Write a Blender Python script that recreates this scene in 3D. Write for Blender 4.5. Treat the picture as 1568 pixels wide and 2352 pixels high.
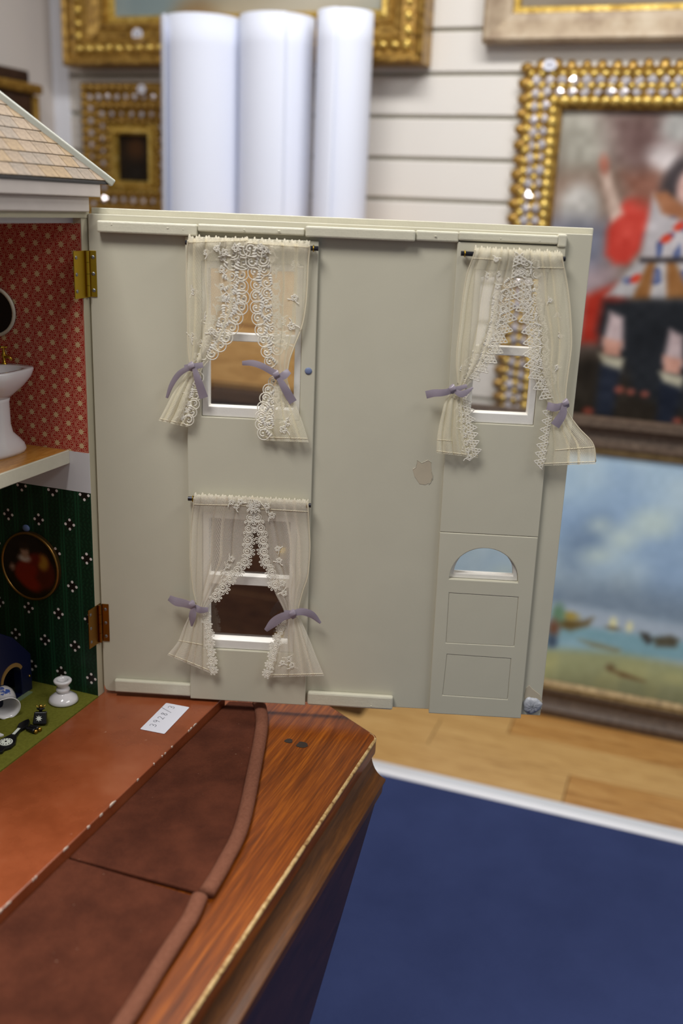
import bpy, bmesh, math, random
import numpy as np
from mathutils import Vector, Matrix, noise as mnoise

for o in list(bpy.data.objects):
    bpy.data.objects.remove(o, do_unlink=True)
scene = bpy.context.scene
COL = scene.collection
random.seed(7)

# ------------------------------------------------------------------ camera
FPX = 2280.0                       # focal length in pixels of the 1568 x 2352 frame
PITCH, ROLL, YAW = math.radians(17.13), math.radians(2.35), math.radians(19.44)
EYE = np.array([0.0, 0.0, 1.38])
cam_d = bpy.data.cameras.new('camera')
cam = bpy.data.objects.new('camera', cam_d)
COL.objects.link(cam)
RMAT = Matrix.Rotation(YAW, 3, 'Z') @ Matrix.Rotation(math.pi / 2 - PITCH, 3, 'X') @ Matrix.Rotation(ROLL, 3, 'Z')
cam.matrix_world = Matrix.Translation(Vector(EYE)) @ RMAT.to_4x4()
cam_d.sensor_fit = 'VERTICAL'
cam_d.sensor_height = 36.0
cam_d.sensor_width = 24.0
cam_d.lens = FPX / 2352.0 * 36.0
cam_d.clip_start = 0.02
cam_d.dof.use_dof = True
cam_d.dof.focus_distance = 1.165
cam_d.dof.aperture_fstop = 2.6
cam_d.dof.aperture_blades = 0
scene.camera = cam

# ------------------------------------------------------------------ world, lamps, exposure
world = bpy.data.worlds.new('world')
scene.world = world
world.use_nodes = True
bg = world.node_tree.nodes['Background']
bg.inputs[0].default_value = (0.93, 0.96, 1.0, 1)
bg.inputs[1].default_value = 0.20

def ceiling_lamp(loc, size, power, color=(1.0, 0.985, 0.965), aim=None):
    ld = bpy.data.lights.new('ceiling_lamp', 'AREA')
    ld.shape = 'RECTANGLE'
    ld.size, ld.size_y = size
    ld.energy = power
    ld.color = color
    lo = bpy.data.objects.new('ceiling_lamp', ld)
    lo.location = loc
    if aim is not None:
        lo.rotation_euler = (Vector(aim) - Vector(loc)).to_track_quat('-Z', 'Y').to_euler()
    COL.objects.link(lo)
    return lo

ceiling_lamp((-0.35, 1.66, 2.62), (1.3, 0.30), 34)
ceiling_lamp((-0.62, 0.05, 2.62), (0.6, 0.6), 30)
ceiling_lamp((1.15, 0.60, 2.62), (0.6, 1.2), 18)

scene.view_settings.view_transform = 'Standard'
scene.view_settings.look = 'None'
scene.view_settings.gamma = 1.0
scene.view_settings.use_curve_mapping = False
scene.view_settings.exposure = 0.0

# ------------------------------------------------------------------ geometry helpers
RNP = np.array(RMAT)
def ray(x, y):
    return RNP @ np.array([(x - 784) / FPX, -(y - 1176) / FPX, -1.0])
def on_plane(x, y, p0, n):
    d = ray(x, y)
    n = np.array(n, float)
    return EYE + d * (((np.array(p0, float) - EYE) @ n) / (d @ n))
def on_z(x, y, z): return on_plane(x, y, (0, 0, z), (0, 0, 1))
def on_y(x, y, v): return on_plane(x, y, (0, v, 0), (0, 1, 0))
def on_x(x, y, v): return on_plane(x, y, (v, 0, 0), (1, 0, 0))

class Frame:
    """local (a, b, c) -> world; a along, b out of the surface, c up"""
    def __init__(s, o, u, v, w):
        s.o, s.u, s.v, s.w = [np.array(k, float) for k in (o, u, v, w)]
    def __call__(s, a, b, c):
        return s.o + s.u * a + s.v * b + s.w * c
WORLD = Frame((0, 0, 0), (1, 0, 0), (0, 1, 0), (0, 0, 1))
TH = math.radians(17.07)
HINGE = np.array([-0.6514, 0.9709, 0.0])
PAN = Frame(HINGE, (math.cos(TH), math.sin(TH), 0), (math.sin(TH), -math.cos(TH), 0), (0, 0, 1))
def PS(x, y, n=0.0):
    """photo point -> (s, z) on the open panel's plane pushed out by n"""
    w = on_plane(x, y, PAN.o + PAN.v * n, PAN.v)
    return float((w - PAN.o) @ PAN.u), float(w[2])

def col(r, g, b, a=1.0):
    f = lambda c: (c / 255 / 12.92) if c / 255 <= 0.04045 else ((c / 255 + 0.055) / 1.055) ** 2.4
    return (f(r), f(g), f(b), a)

def wloc(o):
    p = np.array(o.location)
    while o.parent:
        o = o.parent
        p = p + np.array(o.location)
    return p

def tag(o, label=None, cat=None, group=None, kind=None):
    if label: o['label'] = label
    if cat: o['category'] = cat
    if group: o['group'] = group
    if kind: o['kind'] = kind
    return o

def empty(name, loc, label=None, cat=None, group=None, parent=None):
    o = bpy.data.objects.new(name, None)
    o.empty_display_size = 0.02
    COL.objects.link(o)
    if parent:
        o.parent = parent
        loc = np.array(loc) - wloc(parent)
    o.location = [float(v) for v in loc]
    return tag(o, label, cat, group)

def mk(name, verts, faces, mat, parent=None, smooth=False, uvs=None, origin=None, bevel=0, solid=0, autosmooth=None):
    V = np.array(verts, float)
    if origin is None:
        lo, hi = V.min(0), V.max(0)
        origin = np.array([(lo[0] + hi[0]) / 2, (lo[1] + hi[1]) / 2, lo[2]])
    me = bpy.data.meshes.new(name)
    me.from_pydata((V - origin).tolist(), [], faces)
    if uvs is not None:
        ul = me.uv_layers.new(name='UVMap')
        li = np.zeros(len(me.loops), dtype=np.int32)
        me.loops.foreach_get('vertex_index', li)
        ul.data.foreach_set('uv', np.array(uvs, dtype=np.float32)[li].ravel())
    if mat is not None:
        me.materials.append(mat)
    if smooth:
        me.polygons.foreach_set('use_smooth', [True] * len(me.polygons))
    me.update()
    o = bpy.data.objects.new(name, me)
    COL.objects.link(o)
    if parent:
        o.parent = parent
        origin = origin - wloc(parent)
    o.location = [float(v) for v in origin]
    if solid:
        m = o.modifiers.new('solid', 'SOLIDIFY'); m.thickness = solid; m.offset = 0
    if bevel:
        m = o.modifiers.new('bevel', 'BEVEL'); m.width = bevel; m.segments = 2; m.limit_method = 'ANGLE'; m.angle_limit = 0.6
    return o

def link_copy(src, name, loc, parent, rot=None, scale=None):
    """an alike piece sharing mesh data"""
    o = bpy.data.objects.new(name, src.data if hasattr(src, 'data') else src)
    COL.objects.link(o)
    o.parent = parent
    o.location = [float(v) for v in (np.array(loc) - wloc(parent))]
    if rot is not None: o.rotation_euler = rot
    if scale is not None: o.scale = scale
    return o

class MB:
    """collects shapes into one mesh"""
    def __init__(s): s.v, s.f, s.uv = [], [], []
    def add(s, v, f):
        k = len(s.v)
        s.v += [tuple(float(c) for c in p) for p in v]
        s.f += [tuple(i + k for i in q) for q in f]
        return s
    def box(s, F, a0, a1, b0, b1, c0, c1):
        P = [F(a, b, c) for c in (c0, c1) for b in (b0, b1) for a in (a0, a1)]
        return s.add(P, [(0, 2, 3, 1), (4, 5, 7, 6), (0, 1, 5, 4), (1, 3, 7, 5), (3, 2, 6, 7), (2, 0, 4, 6)])
    def prism(s, pts0, pts1):
        n = len(pts0)
        return s.add(list(pts0) + list(pts1), [tuple(range(n))[::-1], tuple(range(n, 2 * n))] +
                     [(i, (i + 1) % n, n + (i + 1) % n, n + i) for i in range(n)])
    def tube(s, path, r, sides=6, cap=True, flat=1.0, nrm=None):
        path = [np.array(p, float) for p in path]
        n = len(path)
        rr = r if hasattr(r, '__len__') else [r] * n
        V = []
        for i, p in enumerate(path):
            t = path[min(i + 1, n - 1)] - path[max(i - 1, 0)]
            t = t / (np.linalg.norm(t) + 1e-12)
            up = np.array(nrm if nrm is not None else ((0, 0, 1) if abs(t[2]) < 0.9 else (1, 0, 0)), float)
            a = np.cross(t, up); a /= (np.linalg.norm(a) + 1e-12)
            b = np.cross(a, t)
            for k in range(sides):
                th = 2 * math.pi * k / sides
                V.append(p + rr[i] * (math.cos(th) * a + flat * math.sin(th) * b))
        Fc = [(i * sides + k, i * sides + (k + 1) % sides, (i + 1) * sides + (k + 1) % sides, (i + 1) * sides + k)
              for i in range(n - 1) for k in range(sides)]
        if cap:
            Fc += [tuple(range(sides))[::-1], tuple(range((n - 1) * sides, n * sides))]
        return s.add(V, Fc)
    def lathe(s, prof, F=WORLD, c=(0, 0, 0), seg=24, axis='c', cap=True):
        """prof: (radius, height) around F's w axis through local c"""
        V, n = [], len(prof)
        for r, h in prof:
            for k in range(seg):
                t = 2 * math.pi * k / seg
                V.append(F(c[0] + r * math.cos(t), c[1] + r * math.sin(t), c[2] + h))
        Fc = [(i * seg + k, i * seg + (k + 1) % seg, (i + 1) * seg + (k + 1) % seg, (i + 1) * seg + k)
              for i in range(n - 1) for k in range(seg)]
        if cap:
            Fc += [tuple(range(seg))[::-1], tuple(range((n - 1) * seg, n * seg))]
        return s.add(V, Fc)
    def ball(s, F, c, rad, nu=10, nv=6):
        V, Fc = [], []
        for i in range(nv + 1):
            ph = math.pi * i / nv - math.pi / 2
            for k in range(nu):
                t = 2 * math.pi * k / nu
                V.append(F(c[0] + rad[0] * math.cos(ph) * math.cos(t), c[1] + rad[1] * math.cos(ph) * math.sin(t), c[2] + rad[2] * math.sin(ph)))
        for i in range(nv):
            for k in range(nu):
                Fc.append((i * nu + k, i * nu + (k + 1) % nu, (i + 1) * nu + (k + 1) % nu, (i + 1) * nu + k))
        return s.add(V, Fc)
    def build(s, name, mat, parent=None, **kw):
        return mk(name, s.v, s.f, mat, parent, **kw)

def plate(F, outer, holes, b0, b1, name, mat, parent=None, bevel=0.0):
    """flat board: outline with holes in local (a, c), thickness b0..b1"""
    bm = bmesh.new()
    loops = []
    for lp in [outer] + list(holes):
        vs = [bm.verts.new((p[0], 0, p[1])) for p in lp]
        for i in range(len(vs)):
            bm.edges.new((vs[i], vs[(i + 1) % len(vs)]))
        loops.append(vs)
    bm.verts.index_update()
    bmesh.ops.triangle_fill(bm, use_beauty=True, use_dissolve=False, edges=bm.edges[:], normal=(0, 1, 0))
    bm.verts.index_update()
    V2 = [v.co.copy() for v in bm.verts]
    tris = [tuple(v.index for v in f.verts) for f in bm.faces]
    lidx = [[v.index for v in lp] for lp in loops]
    bm.free()
    n = len(V2)
    verts = [F(v.x, b1, v.z) for v in V2] + [F(v.x, b0, v.z) for v in V2]
    faces = [t for t in tris] + [tuple(i + n for i in t[::-1]) for t in tris]
    for lp in lidx:
        for i in range(len(lp)):
            a, b = lp[i], lp[(i + 1) % len(lp)]
            faces.append((a, b, b + n, a + n))
    o = mk(name, verts, faces, mat, parent)
    bm = bmesh.new(); bm.from_mesh(o.data)
    bmesh.ops.recalc_face_normals(bm, faces=bm.faces[:])
    bm.to_mesh(o.data); bm.free()
    if bevel:
        m = o.modifiers.new('bevel', 'BEVEL'); m.width = bevel; m.segments = 2; m.limit_method = 'ANGLE'; m.angle_limit = 0.6
    return o

def rect(a0, a1, c0, c1): return [(a0, c0), (a1, c0), (a1, c1), (a0, c1)]

def smooth_path(pts, n):
    """Catmull-Rom through points of any dimension"""
    P = [np.array(p, float) for p in pts]
    P = [2 * P[0] - P[1]] + P + [2 * P[-1] - P[-2]]
    out = []
    m = len(P) - 3
    for i in range(n):
        x = i / (n - 1) * m
        k = min(int(x), m - 1)
        t = x - k
        a, b, c, d = P[k:k + 4]
        out.append(0.5 * (2 * b + (c - a) * t + (2 * a - 5 * b + 4 * c - d) * t * t + (3 * b - a - 3 * c + d) * t ** 3))
    return out

# ------------------------------------------------------------------ material helpers
class X:
    """node sockets with arithmetic"""
    def __init__(s, nt, sock): s.nt, s.k = nt, sock
    def _op(s, op, *o):
        n = s.nt.nodes.new('ShaderNodeMath'); n.operation = op
        for i, v in enumerate((s,) + o):
            if isinstance(v, X): s.nt.links.new(v.k, n.inputs[i])
            else: n.inputs[i].default_value = float(v)
        return X(s.nt, n.outputs[0])
    def __add__(s, o): return s._op('ADD', o)
    __radd__ = __add__
    def __sub__(s, o): return s._op('SUBTRACT', o)
    def __rsub__(s, o): return (s * -1.0) + o
    def __mul__(s, o): return s._op('MULTIPLY', o)
    __rmul__ = __mul__
    def __truediv__(s, o): return s._op('DIVIDE', o)
    def sin(s): return s._op('SINE')
    def abs(s): return s._op('ABSOLUTE')
    def sqrt(s): return s._op('SQRT')
    def fract(s): return s._op('FRACT')
    def floor(s): return s._op('FLOOR')
    def mod(s, v): return s._op('FLOORED_MODULO', v)
    def max(s, o): return s._op('MAXIMUM', o)
    def min(s, o): return s._op('MINIMUM', o)
    def gt(s, o): return s._op('GREATER_THAN', o)
    def lt(s, o): return s._op('LESS_THAN', o)
    def atan2(s, o): return s._op('ARCTAN2', o)
    def step(s, a, b):
        n = s.nt.nodes.new('ShaderNodeMapRange'); n.interpolation_type = 'SMOOTHSTEP'
        s.nt.links.new(s.k, n.inputs[0]); n.inputs[1].default_value = a; n.inputs[2].default_value = b
        return X(s.nt, n.outputs[0])

class Mat:
    def __init__(s, name, base=(0.5, 0.5, 0.5, 1), rough=0.5, metal=0.0, spec=0.5, coat=0.0):
        s.m = bpy.data.materials.new(name); s.m.use_nodes = True
        s.nt = s.m.node_tree
        s.b = s.nt.nodes['Principled BSDF']
        s.b.inputs['Base Color'].default_value = base
        s.b.inputs['Roughness'].default_value = rough
        s.b.inputs['Metallic'].default_value = metal
        s.b.inputs['Specular IOR Level'].default_value = spec
        s.b.inputs['Coat Weight'].default_value = coat
        s.b.inputs['Coat Roughness'].default_value = 0.12
    def n(s, t, **kw):
        n = s.nt.nodes.new(t)
        for k, v in kw.items(): setattr(n, k, v)
        return n
    def coord(s, which='Object', scale=(1, 1, 1), rot=(0, 0, 0), off=None):
        tc = s.n('ShaderNodeTexCoord'); mp = s.n('ShaderNodeMapping')
        s.nt.links.new(tc.outputs[which], mp.inputs[0])
        mp.inputs['Scale'].default_value = scale
        mp.inputs['Rotation'].default_value = rot
        if off: mp.inputs['Location'].default_value = off
        return mp.outputs[0]
    def xyz(s, sock):
        sp = s.n('ShaderNodeSeparateXYZ'); s.nt.links.new(sock, sp.inputs[0])
        return [X(s.nt, k) for k in sp.outputs]
    def noise(s, vec, scale, detail=3, rough=0.5, dist=0.0):
        t = s.n('ShaderNodeTexNoise'); s.nt.links.new(vec, t.inputs['Vector'])
        t.inputs['Scale'].default_value = scale; t.inputs['Detail'].default_value = detail
        t.inputs['Roughness'].default_value = rough; t.inputs['Distortion'].default_value = dist
        return X(s.nt, t.outputs['Fac'])
    def ramp(s, x, stops):
        r = s.n('ShaderNodeValToRGB'); s.nt.links.new(x.k, r.inputs[0])
        e = r.color_ramp.elements
        e[0].position, e[0].color = stops[0]
        e[1].position, e[1].color = stops[-1]
        for p, c in stops[1:-1]:
            k = e.new(p); k.color = c
        return r.outputs[0]
    def mix(s, fac, a, b, mode='MIX'):
        n = s.n('ShaderNodeMix', data_type='RGBA', blend_type=mode)
        for sock, v in ((n.inputs[0], fac), (n.inputs[6], a), (n.inputs[7], b)):
            if isinstance(v, X): s.nt.links.new(v.k, sock)
            elif hasattr(v, 'is_linked'): s.nt.links.new(v, sock)
            else: sock.default_value = v
        return n.outputs[2]
    def base(s, sock): s.nt.links.new(sock, s.b.inputs['Base Color']); return s
    def rough(s, x): s.nt.links.new(x.k, s.b.inputs['Roughness']); return s
    def bump(s, x, strength=0.2, dist=0.001):
        bn = s.n('ShaderNodeBump'); bn.inputs['Strength'].default_value = strength; bn.inputs['Distance'].default_value = dist
        s.nt.links.new(x.k, bn.inputs['Height']); s.nt.links.new(bn.outputs[0], s.b.inputs['Normal'])
        return s

def paint_mat(name, c, rough=0.45, var=0.06, nscale=25, bump=0.15, spec=0.4):
    m = Mat(name, c, rough, spec=spec)
    v = m.coord('Object')
    n = m.noise(v, nscale, 4)
    dark = tuple(k * (1 - var * 2.2) for k in c[:3]) + (1,)
    m.base(m.mix(n, dark, tuple(min(1, k * (1 + var)) for k in c[:3]) + (1,)))
    if bump: m.bump(m.noise(v, 420, 3), bump, 0.0004)
    return m.m

def wood_mat(name, dark, mid, light, grain=(3, 40, 40), rough=0.35, coat=0.0, scale=6.0, rot=(0, 0, 0), streak=0.6):
    m = Mat(name, mid, rough, coat=coat, spec=0.35)
    v = m.coord('Object', grain, rot)
    n1 = m.noise(v, scale, 6, 0.62, 1.2)
    n2 = m.noise(v, scale * 5, 3, 0.6)
    f = n1 * streak + n2 * (1 - streak)
    m.base(m.ramp(f, [(0.30, dark), (0.5, mid), (0.70, light)]))
    m.bump(n2, 0.08, 0.001)
    return m.m

def simple(name, c, rough=0.5, metal=0.0, spec=0.5, coat=0.0):
    return Mat(name, c, rough, metal, spec, coat).m

M = {}
M['panel'] = paint_mat('cream_grey_paint', col(196, 191, 171), 0.42, 0.04, 14, 0.12)
M['panel_edge'] = paint_mat('cream_paint_trim', col(206, 201, 180), 0.36, 0.05, 60, 0.5)
M['white_paint'] = paint_mat('white_gloss_paint', col(226, 222, 214), 0.32, 0.05, 50, 0.3)
M['cornice'] = paint_mat('aged_white_paint', col(204, 194, 187), 0.42, 0.06, 40, 0.2)
M['hip'] = paint_mat('grey_green_paint', col(172, 172, 160), 0.4, 0.08, 60, 0.3)
M['room_white'] = paint_mat('dolls_room_white', col(214, 212, 214), 0.5, 0.03, 30, 0.0)
M['brass'] = simple('polished_brass', col(196, 160, 58), 0.28, 1.0)
M['steel'] = simple('screw_steel', col(150, 150, 152), 0.35, 1.0)
M['rod'] = simple('dark_gunmetal_rod', col(52, 52, 58), 0.3, 0.8)
M['black'] = simple('black_gloss', col(16, 16, 18), 0.3)
M['porcelain'] = simple('white_porcelain', col(226, 222, 222), 0.12, coat=0.5)
M['gold_toy'] = simple('toy_gold', col(190, 150, 70), 0.3, 1.0)

def cloth_net(name, c, density=0.42, glow=(0.8, 0.76, 0.66, 1)):
    """sheer bobbin net: threads cover part of the surface, holes let light through"""
    mt = bpy.data.materials.new(name); mt.use_nodes = True
    nt = mt.node_tree; nt.nodes.clear()
    q = Mat.__new__(Mat); q.m, q.nt = mt, nt
    out = nt.nodes.new('ShaderNodeOutputMaterial')
    uv = q.coord('UV')
    u, v, _ = q.xyz(uv)
    k = 2 * math.pi / 0.00135
    a = ((u * 0.52 + v * 0.86) * k).sin() * 0.5 + 0.5
    b = ((u * 0.95 - v * 0.30) * k).sin() * 0.5 + 0.5
    thr = a.step(1 - density - 0.34, 1 - density + 0.36)
    thr2 = b.step(0.66, 0.95) * 0.55
    al = thr.max(thr2) * 0.74 + 0.20
    dif = nt.nodes.new('ShaderNodeBsdfDiffuse'); dif.inputs[0].default_value = c
    tr = nt.nodes.new('ShaderNodeBsdfTranslucent'); tr.inputs[0].default_value = c
    m1 = nt.nodes.new('ShaderNodeMixShader'); m1.inputs[0].default_value = 0.35
    nt.links.new(dif.outputs[0], m1.inputs[1]); nt.links.new(tr.outputs[0], m1.inputs[2])
    tp = nt.nodes.new('ShaderNodeBsdfTransparent')
    m2 = nt.nodes.new('ShaderNodeMixShader')
    nt.links.new(al.k, m2.inputs[0]); nt.links.new(tp.outputs[0], m2.inputs[1]); nt.links.new(m1.outputs[0], m2.inputs[2])
    nt.links.new(m2.outputs[0], out.inputs[0])
    return mt
def cloth_solid(name, c, tl=0.3):
    mt = bpy.data.materials.new(name); mt.use_nodes = True
    nt = mt.node_tree; nt.nodes.clear()
    out = nt.nodes.new('ShaderNodeOutputMaterial')
    dif = nt.nodes.new('ShaderNodeBsdfDiffuse'); dif.inputs[0].default_value = c
    tr = nt.nodes.new('ShaderNodeBsdfTranslucent'); tr.inputs[0].default_value = c
    m1 = nt.nodes.new('ShaderNodeMixShader'); m1.inputs[0].default_value = tl
    nt.links.new(dif.outputs[0], m1.inputs[1]); nt.links.new(tr.outputs[0], m1.inputs[2])
    nt.links.new(m1.outputs[0], out.inputs[0])
    return mt
M['net'] = cloth_net('ivory_net', col(250, 243, 220), 0.42)
M['net_fine'] = cloth_net('fine_ivory_net', col(248, 240, 224), 0.36)
M['net_gather'] = cloth_net('gathered_ivory_net', col(252, 245, 226), 0.60)
M['lace'] = cloth_solid('ivory_lace_thread', col(250, 246, 236), 0.42)
M['cord'] = cloth_solid('ivory_hem_cord', col(236, 226, 200), 0.2)
rb = Mat('mauve_satin', col(152, 141, 152), 0.32, spec=0.5)
M['ribbon'] = rb.m

gl = bpy.data.materials.new('clear_acrylic'); gl.use_nodes = True
nt = gl.node_tree; nt.nodes.clear()
_o = nt.nodes.new('ShaderNodeOutputMaterial'); _t = nt.nodes.new('ShaderNodeBsdfTransparent'); _g = nt.nodes.new('ShaderNodeBsdfGlossy')
_g.inputs['Roughness'].default_value = 0.04
_t.inputs[0].default_value = (0.95, 0.95, 0.95, 1)
_m = nt.nodes.new('ShaderNodeMixShader'); _m.inputs[0].default_value = 0.05
nt.links.new(_t.outputs[0], _m.inputs[1]); nt.links.new(_g.outputs[0], _m.inputs[2]); nt.links.new(_m.outputs[0], _o.inputs[0])
M['glass'] = gl
# ------------------------------------------------------------------ the room
YW = 2.745
M['slat'] = paint_mat('slat_wall_cream', col(226, 221, 214), 0.5, 0.02, 4, 0.0)
M['groove'] = simple('slat_groove', col(186, 182, 166), 0.7)
M['plaster'] = paint_mat('left_wall_plaster', col(206, 198, 192), 0.7, 0.02, 3, 0.0)
M['trim_white'] = simple('white_trim', col(240, 242, 250), 0.4)

wall = MB().box(WORLD, -1.89, 2.3, YW, YW + 0.06, 0, 2.6).build('wall_back', M['groove'])
tag(wall, 'cream slatted display wall behind the paintings', 'wall', kind='structure')
z = 1.4034 - 0.1055 * 13
b0 = None
while z < 2.6:
    z0, z1 = max(z + 0.005, 0.002), min(z + 0.1055 - 0.005, 2.6)
    if z1 > z0 + 0.02:
        if z0 > 0.01 and z1 < 2.59 and b0 is not None:
            link_copy(b0, 'slat_board', (b0_c[0], b0_c[1], z0), wall)
        else:
            o = MB().box(WORLD, -1.885, 2.3, YW - 0.012, YW + 0.001, z0, z1).build('slat_board', M['slat'], wall, bevel=0.003)
            if z0 > 0.01 and b0 is None:
                b0 = o; b0_c = wloc(o)
    z += 0.1055
for o in wall.children:
    if not o.modifiers:
        m = o.modifiers.new('bevel', 'BEVEL'); m.width = 0.003; m.segments = 2; m.limit_method = 'ANGLE'

wl = MB().box(WORLD, -2.02, -1.938, -0.6, YW + 0.06, 0, 2.6).build('wall_left', M['plaster'])
tag(wl, 'plain pinkish grey wall at the left of the room', 'wall', kind='structure')
tr = MB().box(WORLD, -1.945, -1.882, YW - 0.014, YW + 0.05, 0, 2.6).build('trim_1', M['trim_white'], bevel=0.004)
tag(tr, 'white vertical corner trim beside the slatted wall', 'trim', kind='structure')

# wooden floor: boards along x, sharing one mesh per length
fl = MB().box(WORLD, -1.945, 2.3, 2.16, YW, -0.04, -0.004).build('floor', simple('floor_underlay', col(70, 48, 28), 0.8))
tag(fl, 'honey coloured wooden floor along the slatted wall', 'floor', kind='structure')
fb = []
for i, (d, mm, l) in enumerate((((142, 94, 46), (186, 142, 84), (206, 166, 106)), ((128, 82, 40), (184, 134, 74), (204, 162, 102)), ((158, 116, 66), (194, 152, 94), (212, 174, 116)))):
    fb.append(wood_mat('floor_oak_%d' % i, col(*d), col(*mm), col(*l), (0.9, 10, 10), 0.36, 0.0, 3.4))
random.seed(3)
rows = [(2.188, 2.335), (2.335, 2.483), (2.483, 2.631), (2.631, 2.745)]
cuts = [[-1.944, -1.0, -0.17, 0.55, 1.5, 2.3], [-1.944, -0.55, 0.30, 1.2, 2.3], [-1.944, -1.2, -0.36, 0.75, 2.3], [-1.944, -0.8, 0.1, 1.0, 2.3]]
k = 0
for (y0, y1), cs in zip(rows, cuts):
    for x0, x1 in zip(cs[:-1], cs[1:]):
        MB().box(WORLD, x0 + 0.0012, x1 - 0.0012, y0 + 0.001, y1 - 0.001, -0.01, 0.0).build('floor_board', fb[(k * 2 + k // 3) % 3], fl, bevel=0.0008)
        k += 1

cm = Mat('navy_carpet', col(48, 58, 98), 0.95, spec=0.1)
v = cm.coord('Object')
n1 = cm.noise(v, 7, 5, 0.6); n2 = cm.noise(v, 260, 2)
cm.base(cm.mix(n1 * 0.6 + n2 * 0.4, col(38, 47, 82), col(62, 73, 116)))
cm.bump(n2, 0.5, 0.003)
cp = MB().box(WORLD, -1.945, 2.3, -1.6, 2.142, -0.04, 0.002).build('carpet', cm.m)
tag(cp, 'navy blue fitted carpet in front of the wooden floor', 'carpet', kind='structure')
al = Mat('brushed_aluminium', col(236, 236, 240), 0.35, 0.25)
st = MB().prism([(-1.945, 2.136, 0.0), (-1.945, 2.136, 0.004), (-1.945, 2.150, 0.010), (-1.945, 2.180, 0.010), (-1.945, 2.194, 0.002), (-1.945, 2.194, 0.0)],
                [(2.3, 2.136, 0.0), (2.3, 2.136, 0.004), (2.3, 2.150, 0.010), (2.3, 2.180, 0.010), (2.3, 2.194, 0.002), (2.3, 2.194, 0.0)]).build('trim_2', al.m)
tag(st, 'pale metal threshold strip between carpet and wooden floor', 'trim', kind='structure')

# ------------------------------------------------------------------ pictures on and against the wall
def gilt(name, c1, c2, c3, rough=0.36, metal=0.6, sc=60):
    m = Mat(name, c2, rough, metal)
    v = m.coord('Object')
    n = m.noise(v, sc, 4, 0.6)
    m.base(m.ramp(n, [(0.3, c1), (0.5, c2), (0.72, c3)]))
    m.bump(n, 0.5, 0.002)
    return m.m
M['gilt'] = gilt('old_gilt', col(98, 70, 26), col(158, 120, 52), col(196, 160, 84), 0.36, 0.5)
M['gilt_bright'] = gilt('bright_gilt', col(160, 124, 46), col(208, 172, 80), col(236, 210, 128), 0.30, 0.5)
M['gilt_dark'] = gilt('dark_gilt', col(70, 52, 22), col(120, 92, 42), col(150, 120, 62), 0.45)  # deeper brown-gold tone of gilt, not assigned to any part
M['mirror'] = simple('mirror_inlay', col(224, 217, 220), 0.12, 0.5)
M['pale_frame'] = gilt('limed_wood', col(140, 118, 94), col(172, 152, 126), col(190, 174, 150), 0.5, 0.1, 14)
M['walnut_frame'] = wood_mat('dark_walnut_frame', col(46, 36, 28), col(88, 72, 60), col(120, 102, 86), (3, 3, 3), 0.42, 0, 30)
M['slip'] = gilt('gilt_slip', col(104, 84, 50), col(138, 114, 72), col(160, 136, 94), 0.5, 0.25)
M['price'] = simple('white_price_tag', col(226, 226, 236), 0.6)
M['print'] = simple('tag_print', col(110, 112, 130), 0.6)

def rails(F, a0, a1, c0, c1, prof, mat, parent, name='frame_rail', kc=1.0):
    """four mitred mouldings; prof = (inset from outer edge, height out of the wall)"""
    corner = lambda i, d: ((a0 + d, c0 + d * kc), (a1 - d, c0 + d * kc), (a1 - d, c1 - d * kc), (a0 + d, c1 - d * kc))[i]
    for i in range(4):
        j = (i + 1) % 4
        P0 = [F(corner(i, d)[0], h, corner(i, d)[1]) for d, h in prof]
        P1 = [F(corner(j, d)[0], h, corner(j, d)[1]) for d, h in prof]
        n = len(prof)
        V = P0 + P1
        Fc = [(k, k + 1, n + k + 1, n + k) for k in range(n - 1)] + [tuple(range(n)), tuple(range(2 * n - 1, n - 1, -1)), (n - 1, 0, n, 2 * n - 1)]
        o = mk(name, V, Fc, mat, parent)
        bm = bmesh.new(); bm.from_mesh(o.data); bmesh.ops.recalc_face_normals(bm, faces=bm.faces[:]); bm.to_mesh(o.data); bm.free()

def soft_poly(A, C, pts, soft):
    """0..1 mask of a polygon with soft edge"""
    pts = np.array(pts, float)
    inside = np.zeros(A.shape, bool)
    dist = np.full(A.shape, 9.0)
    for i in range(len(pts)):
        x0, y0 = pts[i]; x1, y1 = pts[(i + 1) % len(pts)]
        cond = ((y0 > C) != (y1 > C)) & (A < (x1 - x0) * (C - y0) / (y1 - y0 + 1e-12) + x0)
        inside ^= cond
        dx, dy = x1 - x0, y1 - y0
        t = np.clip(((A - x0) * dx + (C - y0) * dy) / (dx * dx + dy * dy + 1e-12), 0, 1)
        dist = np.minimum(dist, np.hypot(A - x0 - t * dx, C - y0 - t * dy))
    sd = np.where(inside, dist, -dist)
    k = np.clip(sd / soft * 0.5 + 0.5, 0, 1)
    return k * k * (3 - 2 * k)
def soft_ell(A, C, c, r, rot, soft):
    ca, sa = math.cos(rot), math.sin(rot)
    x = (A - c[0]) * ca + (C - c[1]) * sa; y = -(A - c[0]) * sa + (C - c[1]) * ca
    d = (1 - np.sqrt((x / r[0]) ** 2 + (y / r[1]) ** 2)) * min(r)
    k = np.clip(d / soft * 0.5 + 0.5, 0, 1)
    return k * k * (3 - 2 * k)
def vnoise(A, C, sc, seed):
    rs = np.random.RandomState(seed); T = rs.rand(64, 64)
    x, y = A * sc, C * sc
    xi, yi = np.floor(x).astype(int), np.floor(y).astype(int)
    fx, fy = x - xi, y - yi; fx = fx * fx * (3 - 2 * fx); fy = fy * fy * (3 - 2 * fy)
    g = lambda i, j: T[i % 64, j % 64]
    return (g(xi, yi) * (1 - fx) + g(xi + 1, yi) * fx) * (1 - fy) + (g(xi, yi + 1) * (1 - fx) + g(xi + 1, yi + 1) * fx) * fy

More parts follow.
